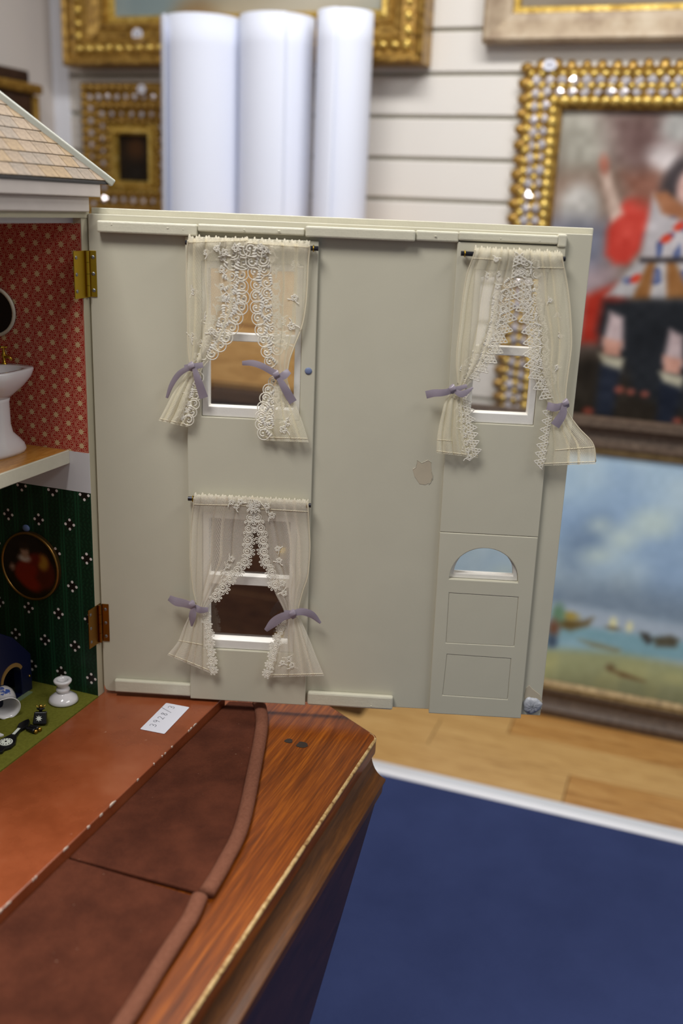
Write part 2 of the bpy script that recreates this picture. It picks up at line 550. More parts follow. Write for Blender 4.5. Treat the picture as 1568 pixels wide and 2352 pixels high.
def canvas(F, a0, a1, c0, c1, b, painter, parent, name='canvas', na=110, nc=130, rough=0.55, thick=0.012):
    a = np.linspace(a0, a1, na); c = np.linspace(c0, c1, nc)
    A, C = np.meshgrid(a, c)
    RGB = painter(A, C)                       # sRGB 0..255, flat paint
    verts = [F(x, b, y) for x, y in zip(A.ravel(), C.ravel())]
    faces = [(j * na + i, j * na + i + 1, (j + 1) * na + i + 1, (j + 1) * na + i) for j in range(nc - 1) for i in range(na - 1)]
    k = len(verts)
    verts += [F(x, b - thick, y) for x, y in ((a0, c0), (a1, c0), (a1, c1), (a0, c1))]
    faces += [(k, k + 3, k + 2, k + 1), (0, k, k + 1, na - 1), (na - 1, k + 1, k + 2, nc * na - 1), (nc * na - 1, k + 2, k + 3, (nc - 1) * na), ((nc - 1) * na, k + 3, k, 0)]
    m = Mat(name + '_paint', rough=rough, spec=0.2)
    at = m.n('ShaderNodeVertexColor'); at.layer_name = 'paint'
    m.base(at.outputs[0])
    o = mk(name, verts, faces, m.m, parent)
    ca = o.data.color_attributes.new('paint', 'FLOAT_COLOR', 'POINT')
    s = np.clip(RGB.reshape(-1, 3) / 255, 0, 1)
    lin = np.where(s <= 0.04045, s / 12.92, ((s + 0.055) / 1.055) ** 2.4)
    lin = np.vstack([lin, np.full((4, 3), 0.2)])
    ca.data.foreach_set('color', np.hstack([lin, np.ones((len(lin), 1))]).astype(np.float32).ravel())
    return o
def lay(RGB, mask, c):
    return RGB * (1 - mask[..., None]) + np.array(c, float) * mask[..., None]

FW = lambda y: Frame((0, y, 0), (1, 0, 0), (0, -1, 0), (0, 0, 1))
YS = YW - 0.012                                   # face of the slat boards

def price_tag(x, z, b, w, h, label, marks=3):
    F = FW(YS)
    t = MB().prism([F(x + w / 2 * math.cos(k * math.pi / 6) , b, z + h / 2 * math.sin(k * math.pi / 6)) for k in range(12)],
                   [F(x + w / 2 * math.cos(k * math.pi / 6), b + 0.0015, z + h / 2 * math.sin(k * math.pi / 6)) for k in range(12)]).build('price_tag', M['price'])
    tag(t, label, 'tag', 'white lot tags on the frames')
    for k in range(marks):
        MB().box(F, x - w * 0.22 + k * w * 0.18, x - w * 0.13 + k * w * 0.18, b + 0.0014, b + 0.002, z - h * 0.15, z + h * 0.18).build('printed_mark', M['print'], t)
    return t

# --- large gilt frame, top left
F = FW(YS)
r = empty('gilt_framed_painting', (-1.3, YS, 1.735), 'large old gilt frame hanging above the white paper rolls', 'picture frame')
A0, A1, C0, C1 = -1.843, -0.768, 1.735, 2.50
rails(F, A0, A1, C0, C1, [(0, 0.0), (0, 0.085), (0.006, 0.092), (0.018, 0.086), (0.022, 0.07), (0.03, 0.066), (0.062, 0.072), (0.07, 0.058), (0.098, 0.045), (0.102, 0.05), (0.112, 0.05), (0.118, 0.03), (0.118, 0.0)], M['gilt'], r)
rails(F, A0 + 0.118, A1 - 0.118, C0 + 0.118, C1 - 0.118, [(0, 0.0), (0, 0.034), (0.01, 0.036), (0.02, 0.02), (0.024, 0.018), (0.024, 0.0)], M['gilt_bright'], r, 'inner_slip')
orn = MB().ball(Frame((0, 0, 0), (1, 0, 0), (0, -1, 0), (0, 0, 1)), (0, 0, 0), (0.016, 0.009, 0.011), 8, 5).build('ornament', M['gilt_bright'], r, smooth=True, origin=np.zeros(3))
orn_me = orn.data; bpy.data.objects.remove(orn)
def along(a0, a1, c0, c1, step):
    out = []
    for (xa, za, xb, zb, rot) in ((a0, c0, a1, c0, 0), (a1, c0, a1, c1, 1), (a1, c1, a0, c1, 0), (a0, c1, a0, c0, 1)):
        L = math.hypot(xb - xa, zb - za); n = max(1, round(L / step))
        for i in range(n):
            t = i / n
            out.append((xa + (xb - xa) * t, za + (zb - za) * t, rot))
    return out
random.seed(5)
for x, zz, rt in along(A0 + 0.046, A1 - 0.046, C0 + 0.046, C1 - 0.046, 0.033):
    link_copy(orn_me, 'ornament', F(x, 0.071, zz), r, (0, (math.pi / 2 if rt else 0) + random.uniform(-0.5, 0.5), 0), (random.uniform(0.8, 1.1),) * 3)
def p_land(A, C):
    R = np.zeros(A.shape + (3,)) + np.array((150, 160, 158))
    n = vnoise(A, C, 9, 1); n2 = vnoise(A, C, 30, 2)
    R = R + (n[..., None] - 0.5) * 50 + (n2[..., None] - 0.5) * 24
    R = lay(R, soft_ell(A, C, (-1.30, 1.86), (0.33, 0.07), 0.1, 0.05), (176, 160, 130))
    R = lay(R, soft_ell(A, C, (-1.60, 1.90), (0.10, 0.07), 0, 0.05), (134, 150, 152))
    R = lay(R, soft_ell(A, C, (-1.1, 1.90), (0.25, 0.05), 0.2, 0.05) * 0.8, (196, 190, 174))
    R = lay(R, soft_ell(A, C, (-1.45, 1.87), (0.06, 0.04), 0, 0.03) * 0.7, (150, 118, 78))
    return lay(R, np.clip((C - 2.1) * 4, 0, 1), (120, 150, 170))
canvas(F, A0 + 0.13, A1 - 0.13, C0 + 0.13, C1 - 0.13, 0.02, p_land, r)
p = on_y(315, 78, YS - 0.055); price_tag(p[0], p[2], 0.054, 0.034, 0.030, 'small white lot tag on the bottom rail of the large gilt frame')

# --- small ornate gilt mirror frame with dark icon
r = empty('mirrored_icon_frame', (-1.655, YS, 1.28), 'small ornate gilt and mirror frame around a dark icon, beside the paper rolls', 'picture frame')
A0, A1, C0, C1 = -1.822, -1.489, 1.285, 1.697
rails(F, A0, A1, C0, C1, [(0, 0), (0, 0.03), (0.01, 0.034), (0.035, 0.028), (0.085, 0.018), (0.088, 0)], M['gilt'], r, kc=1.25)
rails(F, A0 + 0.082, A1 - 0.082, C0 + 0.110, C1 - 0.110, [(0, 0), (0, 0.02), (0.012, 0.02), (0.016, 0.03), (0.026, 0.034), (0.032, 0.02), (0.032, 0)], M['gilt_bright'], r, 'inner_moulding')
lz = MB()
lz.add([(0.013, 0, 0), (0, 0, 0.013), (-0.013, 0, 0), (0, 0, -0.013), (0, -0.0035, 0)], [(0, 1, 4), (1, 2, 4), (2, 3, 4), (3, 0, 4)])
lz_o = lz.build('mirror_inlay', M['mirror'], None, origin=np.zeros(3)); lz_me = lz_o.data; bpy.data.objects.remove(lz_o)
bd_o = MB().ball(Frame((0, 0, 0), (1, 0, 0), (0, -1, 0), (0, 0, 1)), (0, 0, 0), (0.011, 0.008, 0.008), 8, 5).build('gilt_bead', M['gilt_bright'], None, smooth=True, origin=np.zeros(3)); bd_me = bd_o.data; bpy.data.objects.remove(bd_o)
bk_o = MB().ball(Frame((0, 0, 0), (1, 0, 0), (0, -1, 0), (0, 0, 1)), (0, 0, 0), (0.011, 0.008, 0.008), 8, 5).build('gilt_bead', M['gilt'], None, smooth=True, origin=np.zeros(3)); bk_me = bk_o.data; bpy.data.objects.remove(bk_o)
random.seed(11)
for d, me, st, nm, sc in ((0.010, bk_me, 0.024, 'gilt_bead', 1.1), (0.030, lz_me, 0.032, 'mirror_inlay', 0.8), (0.048, bk_me, 0.024, 'gilt_bead', 1.1), (0.066, lz_me, 0.034, 'mirror_inlay', 0.75), (0.080, bk_me, 0.026, 'gilt_bead', 1.0)):
    for x, zz, rt in along(A0 + d, A1 - d, C0 + d * 1.3, C1 - d * 1.3, st):
        link_copy(me, nm, F(x, 0.034 - 0.12 * d, zz), r, (random.uniform(-0.3, 0.3), random.uniform(-0.4, 0.4) + (0.7 if me is bk_me else 0), random.uniform(-0.3, 0.3)), (sc * random.uniform(0.8, 1.1),) * 3)
def p_icon(A, C):
    R = np.zeros(A.shape + (3,)) + np.array((40, 30, 22)) + (vnoise(A, C, 40, 4)[..., None] - 0.5) * 16
    R = lay(R, soft_ell(A, C, (-1.652, 1.515), (0.028, 0.032), 0, 0.02) * 0.7, (92, 58, 30))
    return lay(R, soft_ell(A, C, (-1.66, 1.44), (0.04, 0.05), 0, 0.03) * 0.5, (34, 34, 34))
canvas(F, A0 + 0.112, A1 - 0.112, C0 + 0.140, C1 - 0.140, 0.012, p_icon, r, na=40, nc=50)
p = on_y(326, 205, YS - 0.04); price_tag(p[0], p[2], 0.042, 0.028, 0.026, 'small white lot tag on the top of the small mirrored icon frame', 2)

# --- big ornate gilt mirror frame with figure painting
FR = FW(YS)
A0, A1, C0, C1 = -0.522, 0.46, 0.735, 1.742
r = empty('mirrored_gilt_framed_painting', (-0.03, YS, C0), 'large gilt frame set with mirror pieces around a painting of a figure in red', 'picture frame')
rails(FR, A0 + 0.008, A1 - 0.008, C0 + 0.008, C1 - 0.008, [(0, 0), (0, 0.02), (0.012, 0.03), (0.06, 0.027), (0.098, 0.018), (0.104, 0.0)], M['gilt'], r)
sc_o = MB().ball(Frame((0, 0, 0), (1, 0, 0), (0, -1, 0), (0, 0, 1)), (0, 0, 0), (0.014, 0.012, 0.019), 8, 5).build('scallop', M['gilt'], None, smooth=True, origin=np.zeros(3)); sc_me = sc_o.data; bpy.data.objects.remove(sc_o)
random.seed(21)
for d, me, st, nm, sc, hh in ((0.012, sc_me, 0.0365, 'scallop', 1.15, 0.022), (0.027, bd_me, 0.026, 'gilt_bead', 1.1, 0.030), (0.042, lz_me, 0.031, 'mirror_inlay', 1.1, 0.034), (0.055, bd_me, 0.024, 'gilt_bead', 1.0, 0.029), (0.068, lz_me, 0.031, 'mirror_inlay', 1.0, 0.032), (0.088, bd_me, 0.025, 'gilt_bead', 1.5, 0.026)):
    for x, zz, rt in along(A0 + d, A1 - d, C0 + d, C1 - d, st):
        a = math.pi / 2 if rt else 0
        link_copy(me, nm, FR(x, hh, zz), r, (random.uniform(-0.25, 0.25), a + random.uniform(-0.15, 0.15), random.uniform(-0.35, 0.35)), (sc * random.uniform(0.85, 1.1),) * 3)
def on_c(x, y):
    w = on_y(x, y, YS - 0.006); return (w[0], w[2])
def p_figure(A, C):
    P = lambda *pts: [on_c(x, y) for x, y in pts]
    R = np.zeros(A.shape + (3,)) + np.array((128, 112, 102))
    n = vnoise(A, C, 14, 8); n2 = vnoise(A, C, 50, 9)
    R = lay(R, soft_poly(A, C, P((1250, 230), (1440, 240), (1430, 330), (1400, 400), (1280, 420)), 0.05), (168, 164, 152))
    R = lay(R, soft_poly(A, C, P((1390, 250), (1590, 250), (1590, 360), (1480, 420), (1410, 380)), 0.06), (112, 88, 84))
    R = lay(R, soft_ell(A, C, on_c(1560, 290), (0.045, 0.045), 0, 0.03), (170, 168, 164))
    R = lay(R, soft_poly(A, C, P((1270, 400), (1420, 400), (1400, 560), (1260, 560)), 0.05), (128, 104, 88))
    R = lay(R, soft_ell(A, C, on_c(1330, 480), (0.055, 0.065), 0, 0.025), (178, 174, 168))
    R = lay(R, soft_poly(A, C, P((1250, 500), (1400, 510), (1390, 640), (1340, 760), (1240, 700)), 0.04), (120, 122, 136))
    R = lay(R, soft_poly(A, C, P((1330, 620), (1420, 600), (1400, 780), (1330, 790)), 0.04) * 0.9, (160, 140, 142))
    # red drapery
    R = lay(R, soft_poly(A, C, P((1440, 455), (1475, 442), (1502, 442), (1497, 500), (1470, 575), (1440, 608), (1410, 606), (1390, 585), (1394, 530), (1412, 485)), 0.014), (184, 56, 44))
    R = lay(R, soft_poly(A, C, P((1340, 680), (1420, 650), (1440, 690), (1370, 790), (1330, 790)), 0.018), (170, 50, 34))
    R = lay(R, soft_poly(A, C, P((1510, 390), (1535, 440), (1500, 480), (1440, 450), (1430, 400)), 0.03), (126, 82, 66))
    # raised arm
    R = lay(R, soft_poly(A, C, P((1378, 400), (1400, 395), (1415, 450), (1430, 490), (1405, 510), (1385, 440)), 0.012), (196, 172, 158))
    R = lay(R, soft_ell(A, C, on_c(1387, 378), (0.012, 0.022), 0.2, 0.01), (170, 110, 92))
    # dark hair, face, tunic, skirt
    R = lay(R, soft_ell(A, C, on_c(1530, 362), (0.046, 0.030), -0.3, 0.02), (196, 186, 184))
    R = lay(R, soft_ell(A, C, on_c(1640, 380), (0.05, 0.06), 0, 0.02), (70, 58, 56))
    R = lay(R, soft_ell(A, C, on_c(1556, 408), (0.030, 0.056), -0.45, 0.016), (56, 48, 50))
    R = lay(R, soft_ell(A, C, on_c(1584, 432), (0.030, 0.046), 0, 0.012), (196, 158, 148))
    R = lay(R, soft_poly(A, C, P((1500, 445), (1590, 500), (1640, 480), (1640, 620), (1500, 600), (1470, 590)), 0.014), (176, 170, 172))
    R = lay(R, soft_poly(A, C, P((1500, 445), (1530, 440), (1600, 500), (1600, 520), (1520, 490)), 0.01), (150, 98, 66))
    R = lay(R, soft_poly(A, C, P((1460, 600), (1620, 590), (1660, 690), (1520, 690), (1390, 680)), 0.012), (176, 172, 172))
    blu = np.clip((vnoise(A, C, 44, 12) - 0.56) * 8, 0, 1)
    body = soft_poly(A, C, P((1490, 500), (1640, 500), (1640, 620), (1660, 690), (1400, 680), (1470, 600)), 0.014)
    R = lay(R, blu * body * 0.8, (70, 84, 130))
    for q in ((1530, 548), (1460, 640), (1590, 560), (1600, 650), (1560, 520)):
        R = lay(R, soft_ell(A, C, on_c(*q), (0.015, 0.010), 0.6, 0.006), (196, 62, 40))
    R = lay(R, soft_poly(A, C, P((1490, 595), (1505, 600), (1490, 690), (1450, 690)), 0.01), (136, 90, 46))
    R = lay(R, soft_poly(A, C, P((1530, 595), (1550, 600), (1590, 690), (1530, 690)), 0.01), (136, 90, 46))
    R = lay(R, soft_poly(A, C, P((1470, 592), (1620, 590), (1620, 602), (1470, 604)), 0.008), (52, 48, 52))
    R = lay(R, soft_poly(A, C, P((1385, 690), (1680, 685), (1700, 860), (1650, 960), (1440, 930), (1370, 760)), 0.02), (32, 35, 40))
    dark = soft_poly(A, C, P((1200, 820), (1380, 800), (1440, 850), (1700, 850), (1750, 1150), (1150, 1150)), 0.05)
    R = lay(R, dark, (36, 30, 23))
    R = lay(R, soft_poly(A, C, P((1430, 700), (1680, 690), (1690, 860), (1600, 960), (1450, 900)), 0.02), (28, 31, 36))
    # legs
    for dx in (0, 138):
        R = lay(R, soft_poly(A, C, P((1400 + dx, 715 + dx * .3), (1430 + dx, 730 + dx * .3), (1430 + dx, 800 + dx * .3), (1385 + dx, 790 + dx * .3)), 0.012), (190, 170, 170))
        R = lay(R, soft_poly(A, C, P((1385 + dx, 775 + dx * .3), (1428 + dx, 785 + dx * .3), (1422 + dx, 820 + dx * .3), (1385 + dx, 815 + dx * .3)), 0.01), (186, 136, 118))
        R = lay(R, soft_poly(A, C, P((1375 + dx, 812 + dx * .3), (1432 + dx, 825 + dx * .3), (1425 + dx, 855 + dx * .3), (1385 + dx, 840 + dx * .3)), 0.01), (170, 164, 142))
        R = lay(R, soft_poly(A, C, P((1378 + dx, 835 + dx * .3), (1425 + dx, 850 + dx * .3), (1405 + dx, 960 + dx * .3), (1365 + dx, 950 + dx * .3)), 0.014), (26, 32, 46))
    for q, rr in (((1422, 895), 0.012), ((1448, 900), 0.010), ((1480, 905), 0.010), ((1350, 945), 0.014), ((1555, 968), 0.012)):
        R = lay(R, soft_ell(A, C, on_c(*q), (rr, rr * 0.8), 0, 0.008) * 0.8, (150, 74, 60))
    return R + ((n[..., None] - 0.5) * 34 + (n2[..., None] - 0.5) * 22) * (0.35 + 0.65 * R.mean(-1, keepdims=True) / 150)
canvas(FR, A0 + 0.100, A1 - 0.100, C0 + 0.100, C1 - 0.100, 0.006, p_figure, r, na=220, nc=240)
p = on_y(1263, 150, YS - 0.04); price_tag(p[0], p[2], 0.046, 0.036, 0.026, 'white lot tag on the corner of the large mirrored frame')

# --- pale wooden frame, top right
r = empty('limed_wood_framed_picture', (0.0, YS, 1.79), 'pale limed wood frame with gilt slip hanging above the mirrored frame', 'picture frame')
A0, A1, C0, C1 = -0.625, 0.55, 1.786, 2.48
rails(FR, A0, A1, C0, C1, [(0, 0), (0, 0.05), (0.008, 0.056), (0.018, 0.052), (0.05, 0.036), (0.066, 0.034), (0.07, 0.028), (0.07, 0)], M['pale_frame'], r)
rails(FR, A0 + 0.07, A1 - 0.07, C0 + 0.07, C1 - 0.07, [(0, 0), (0, 0.024), (0.012, 0.024), (0.016, 0.016), (0.016, 0)], M['gilt_bright'], r, 'inner_slip')
def p_plain(A, C):
    return np.zeros(A.shape + (3,)) + np.array((120, 110, 96)) + (vnoise(A, C, 12, 31)[..., None] - 0.5) * 50
canvas(FR, A0 + 0.08, A1 - 0.08, C0 + 0.08, C1 - 0.08, 0.012, p_plain, r, na=40, nc=40)

# --- seascape standing on the floor, leaning on the wall
LEAN = math.atan2(0.026, 0.95)
FS = Frame((0, 2.655, 0.0), (1, 0, 0), (0, -math.cos(LEAN), math.sin(LEAN)), (0, math.sin(LEAN), math.cos(LEAN)))
def on_s(x, y):
    w = on_plane(x, y, FS.o, FS.v)
    return float(w[0]), float((w - FS.o) @ FS.w)
A0, A1, C0, C1 = -0.755, 0.62, 0.0, 0.875
r = empty('framed_seascape', (0, 2.655, 0), 'dark framed painting of boats and a wide blue sky standing on the floor', 'picture frame')
rails(FS, A0, A1, C0, C1, [(0, 0), (0, 0.022), (0.006, 0.034), (0.024, 0.036), (0.034, 0.022), (0.05, 0.016), (0.070, 0.020), (0.074, 0.028), (0.080, 0.028), (0.082, 0.0)], M['walnut_frame'], r)
rails(FS, A0 + 0.082, A1 - 0.082, C0 + 0.082, C1 - 0.082, [(0, 0), (0, 0.024), (0.012, 0.022), (0.022, 0.012), (0.024, 0.0)], M['slip'], r, 'inner_slip')
def p_sea(A, C):
    P = lambda *pts: [on_s(x, y) for x, y in pts]
    n = vnoise(A, C, 7, 41); n2 = vnoise(A, C, 17, 42); n3 = vnoise(A, C, 60, 43)
    R = np.zeros(A.shape + (3,)) + np.array((146, 166, 186))
    cl = np.clip((n * 0.6 + n2 * 0.4 - 0.35) * 2.5, 0, 1)
    R = lay(R, cl * 0.75, (168, 182, 190))
    R = lay(R, np.clip((0.40 - n) * 3, 0, 1) * 0.6, (118, 140, 172))
    for q, rr, s in (((1340, 1245), (0.05, 0.045), 0.9), ((1380, 1210), (0.03, 0.03), 0.9), ((1310, 1290), (0.04, 0.04), 0.7)):
        R = lay(R, soft_ell(A, C, on_s(*q), rr, 0.4, 0.05) * s, (106, 124, 148))
    for q, rr in (((1378, 1205), (0.02, 0.015)), ((1375, 1275), (0.035, 0.02)), ((1430, 1235), (0.04, 0.03)), ((1500, 1200), (0.06, 0.04)), ((1160, 1312), (0.03, 0.016))):
        R = lay(R, soft_ell(A, C, on_s(*q), rr, 0.2, 0.03) * 0.8, (178, 190, 186))
    R = lay(R, soft_poly(A, C, P((1200, 1330), (1420, 1330), (1650, 1380), (1700, 1470), (1200, 1400)), 0.06) * 0.85, (104, 118, 136))
    R = lay(R, soft_poly(A, C, P((1000, 1370), (1300, 1385), (1700, 1460), (1700, 1500), (1000, 1420)), 0.02), (146, 158, 174))
    R = lay(R, soft_poly(A, C, P((1000, 1415), (1340, 1435), (1700, 1490), (1700, 1520), (1300, 1505), (1000, 1480)), 0.015), (112, 146, 160))
    R = lay(R, soft_poly(A, C, P((1200, 1460), (1340, 1465), (1420, 1490), (1300, 1500), (1200, 1490)), 0.02), (128, 158, 174))
    R = lay(R, soft_poly(A, C, P((900, 1470), (1280, 1487), (1420, 1497), (1700, 1545), (1700, 1800), (900, 1700)), 0.02), (136, 140, 108))
    R = lay(R, np.clip((n2 - 0.5) * 4, 0, 1) * soft_poly(A, C, P((900, 1500), (1280, 1500), (1700, 1560), (1700, 1800), (900, 1700)), 0.03) * 0.6, (160, 158, 112))
    R = lay(R, soft_poly(A, C, P((1200, 1560), (1400, 1550), (1700, 1600), (1700, 1800), (1200, 1700)), 0.05) * 0.6, (92, 92, 72))
    # boats, cart, figures, driftwood
    R = lay(R, soft_poly(A, C, P((1282, 1420), (1300, 1418), (1340, 1424), (1362, 1416), (1352, 1434), (1310, 1446), (1282, 1436)), 0.012), (92, 76, 44))
    R = lay(R, soft_ell(A, C, on_s(1310, 1412), (0.022, 0.012), 0, 0.01), (150, 130, 62))
    R = lay(R, soft_ell(A, C, on_s(1283, 1408), (0.018, 0.03), 0, 0.012), (92, 122, 100))
    R = lay(R, soft_ell(A, C, on_s(1272, 1440), (0.016, 0.026), 0, 0.012), (104, 72, 56))
    R = lay(R, soft_ell(A, C, on_s(1268, 1470), (0.016, 0.02), 0, 0.012), (62, 76, 96))
    for q, rr in (((1408, 1430), (0.010, 0.018)), ((1446, 1437), (0.008, 0.014))):
        R = lay(R, soft_ell(A, C, on_s(*q), rr, 0, 0.008), (196, 192, 152))
    R = lay(R, soft_ell(A, C, on_s(1408, 1440), (0.016, 0.005), 0, 0.006), (92, 84, 66))
    R = lay(R, soft_poly(A, C, P((1470, 1448), (1490, 1452), (1500, 1470), (1488, 1478), (1474, 1464)), 0.008), (62, 60, 58))
    R = lay(R, soft_poly(A, C, P((1500, 1462), (1540, 1456), (1560, 1466), (1552, 1484), (1506, 1482)), 0.010), (76, 72, 60))
    R = lay(R, soft_poly(A, C, P((1330, 1466), (1380, 1476), (1425, 1488), (1420, 1496), (1360, 1482)), 0.01), (118, 116, 92))
    R = lay(R, soft_ell(A, C, on_s(1402, 1530), (0.010, 0.009), 0, 0.012) * 0.8, (84, 62, 42))
    R = lay(R, soft_poly(A, C, P((1395, 1532), (1440, 1545), (1480, 1562), (1430, 1552)), 0.01), (88, 64, 42))
    R = R * np.array((1.17, 1.19, 1.18))
    return R + (n3[..., None] - 0.5) * 8
canvas(FS, A0 + 0.096, A1 - 0.096, C0 + 0.096, C1 - 0.096, 0.010, p_sea, r, na=200, nc=160)

# --- tall wooden chest behind the open panel, carrying the paper rolls
M['satinwood'] = wood_mat('satinwood_veneer', col(156, 110, 54), col(200, 152, 86), col(220, 178, 112), (1.4, 6, 6), 0.4, 0.2, 4)
M['dark_oak'] = wood_mat('dark_oak', col(34, 22, 14), col(68, 46, 28), col(92, 64, 40), (1.2, 5, 8), 0.38, 0.2, 5)
ch = empty('tall_chest', (-1.22, 2.57, 0), 'tall wooden chest behind the open panel, golden above and dark brown below', 'chest')
X0, X1, Y0, Y1 = -1.66, -0.775, 2.41, 2.70
MB().box(WORLD, X0, X1, Y0, Y1, 0.06, 0.868).build('lower_case', M['dark_oak'], ch, bevel=0.004)
MB().box(WORLD, X0 - 0.015, X1 + 0.012, Y0 - 0.012, Y1, 0.0, 0.075).build('plinth', M['dark_oak'], ch, bevel=0.006)
MB().box(WORLD, X0 - 0.01, X1 + 0.01, Y0 - 0.018, Y1, 0.856, 0.898).build('waist_moulding', M['dark_oak'], ch, bevel=0.008)
MB().box(WORLD, X0 + 0.015, X1 - 0.015, Y0 + 0.005, Y1, 0.898, 1.232).build('upper_case', M['satinwood'], ch, bevel=0.003)
MB().box(WORLD, X0 - 0.01, X1 + 0.01, Y0 - 0.015, Y1, 1.232, 1.262).build('top', M['satinwood'], ch, bevel=0.006)
for zc, h in ((0.985, 0.15), (1.145, 0.15)):
    MB().box(WORLD, X0 + 0.04, X1 - 0.04, Y0 - 0.002, Y0 + 0.006, zc - h / 2, zc + h / 2).build('drawer_front', M['satinwood'], ch, bevel=0.002)
for zc, h in ((0.20, 0.22), (0.455, 0.24), (0.72, 0.23)):
    d = MB().box(WORLD, X0 + 0.03, X1 - 0.03, Y0 - 0.006, Y0 + 0.004, zc - h / 2, zc + h / 2).build('drawer_front', M['dark_oak'], ch, bevel=0.003)
    for xk in (X0 + 0.22, X1 - 0.24):
        MB().lathe([(0.001, 0.024), (0.014, 0.022), (0.018, 0.014), (0.010, 0.006), (0.012, 0.0)], Frame((xk, Y0 - 0.006, zc), (1, 0, 0), (0, 0, 1), (0, -1, 0)), seg=12).build('knob', M['brass'], d, smooth=True)

M['paper'] = simple('white_paper', col(222, 226, 240), 0.7, spec=0.2)
def paper_roll(cx, cy, rad, z0, z1, label, overlap=None, tilt=0.0):
    """spiral of thin sheet, open at the ends"""
    turns, seg = 2.6, 130
    P = []
    for i in range(seg):
        t = i / (seg - 1)
        th = t * turns * 2 * math.pi + (overlap or 0)
        rr = rad * (0.84 + 0.16 * t)
        P.append((rr * math.cos(th), rr * math.sin(th), t))
    V, Fc = [], []
    nz = 8
    for j in range(nz + 1):
        f = j / nz
        for (x, y, t) in P:
            flare = 1 + (0.035 + 0.05 * (1 - f)) * max(0.0, (t - 0.9) / 0.1) ** 2
            V.append((cx + x * flare + tilt * (f - 0.5), cy + y * flare, z0 + (z1 - z0) * f))
    for j in range(nz):
        for i in range(seg - 1):
            Fc.append((j * seg + i, j * seg + i + 1, (j + 1) * seg + i + 1, (j + 1) * seg + i))
    o = mk('paper_roll', V, Fc, M['paper'], None, smooth=True, solid=0.0012)
    return tag(o, label, 'paper roll', 'white paper rolls on the chest')
ZT = 1.262
yr = 2.515
a = on_y(385, 300, yr); b = on_y(545, 300, yr); c2 = on_y(703, 300, yr); d0 = on_y(726, 300, yr); e = on_y(846, 300, yr)
paper_roll((a[0] + b[0]) / 2 + 0.004, yr, (b[0] - a[0]) / 2 + 0.003, ZT, 1.824, 'leftmost white paper roll, widest of the three standing rolls', 0.4)
paper_roll((b[0] + c2[0]) / 2 + 0.001, yr + 0.028, (c2[0] - b[0]) / 2 + 0.001, ZT, 1.828, 'middle white paper roll with its loose sheet edge showing', -0.95 - 2.6 * 2 * math.pi)
paper_roll((d0[0] + e[0]) / 2, yr, (e[0] - d0[0]) / 2, ZT, 1.832, 'rightmost white paper roll, standing apart from the other two', 1.0)
p = on_y(405, 43, yr - 0.09)
o = MB().lathe([(0.010, 0), (0.010, 0.001), (0.0005, 0.0012)], Frame((p[0], yr - 0.0815, p[2]), (1, 0, 0), (0, 0, 1), (0, -1, 0)), seg=14).build('sticker', simple('grey_sticker', col(110, 112, 130), 0.6))
tag(o, 'tiny grey mark near the top of the leftmost paper roll', 'sticker')

# --- dark case with gilt moulding on the left wall
cs = empty('wall_case', (-1.88, 2.38, 1.25), 'dark wooden case with gilt mouldings on the left wall above the roof', 'wall cabinet')
M['ebon'] = wood_mat('dark_mahogany_case', col(30, 20, 16), col(56, 38, 30), col(74, 52, 42), (4, 4, 4), 0.35, 0.2, 8)
MB().box(WORLD, -1.944, -1.862, 2.12, 2.535, 1.30, 1.655).build('case_body', M['ebon'], cs, bevel=0.004)
MB().box(WORLD, -1.944, -1.845, 2.10, 2.555, 1.645, 1.672).build('gilt_moulding', M['gilt'], cs, bevel=0.008)
MB().box(WORLD, -1.944, -1.865, 2.14, 2.520, 1.672, 1.705).build('crown', M['ebon'], cs, bevel=0.006)
MB().lathe([(0.011, 0), (0.011, 0.33)], WORLD, (-1.856, 2.528, 1.31), seg=12).build('corner_column', M['gilt'], cs, smooth=True)
MB().box(WORLD, -1.944, -1.845, 2.10, 2.555, 1.285, 1.31).build('base_moulding', M['gilt'], cs, bevel=0.006)
# ------------------------------------------------------------------ the table
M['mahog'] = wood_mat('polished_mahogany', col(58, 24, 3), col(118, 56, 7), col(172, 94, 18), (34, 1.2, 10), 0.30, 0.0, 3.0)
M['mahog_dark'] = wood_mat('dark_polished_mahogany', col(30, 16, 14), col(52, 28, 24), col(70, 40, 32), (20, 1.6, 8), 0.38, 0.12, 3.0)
M['mahog_mid'] = wood_mat('mahogany_moulding', col(50, 25, 7), col(86, 48, 14), col(112, 66, 23), (20, 1.6, 20), 0.42, 0.0, 4.0)
wn = Mat('worn_bare_edge', col(170, 136, 84), 0.6)
v = wn.coord('Object', (30, 30, 30)); k = wn.noise(v, 3, 5, 0.7)
wn.base(wn.ramp(k, [(0.36, col(110, 66, 28)), (0.46, col(176, 140, 86)), (0.62, col(206, 176, 124))]))
M['worn'] = wn.m
ZTAB = 0.760
tb = empty('drop_leaf_table', (-0.9, 0.4, 0), 'worn mahogany drop-leaf table with clipped corner carrying the dolls house', 'table')
XE = -0.308
cor = [(-0.318, 1.0455), (-0.3125, 1.0425), (-0.3092, 1.038), (XE, 1.0315)]
outline = [(XE, -0.55)] + cor[::-1] + [(-0.385, 1.0865), (-0.56, 1.193), (-1.55, 1.193), (-1.55, -0.55)]
FT = Frame((0, 0, 0), (1, 0, 0), (0, 0, 1), (0, 1, 0))
plate(FT, outline, [], ZTAB - 0.020, ZTAB, 'tabletop', M['mahog'], tb, 0.0025)
edge = [np.array((XE - 0.0016, y, ZTAB - 0.0020)) for y in np.linspace(-0.55, 1.022, 90)] + [np.array((p[0] - 0.0015, p[1] - 0.0015, ZTAB - 0.0022)) for p in cor[::-1]]
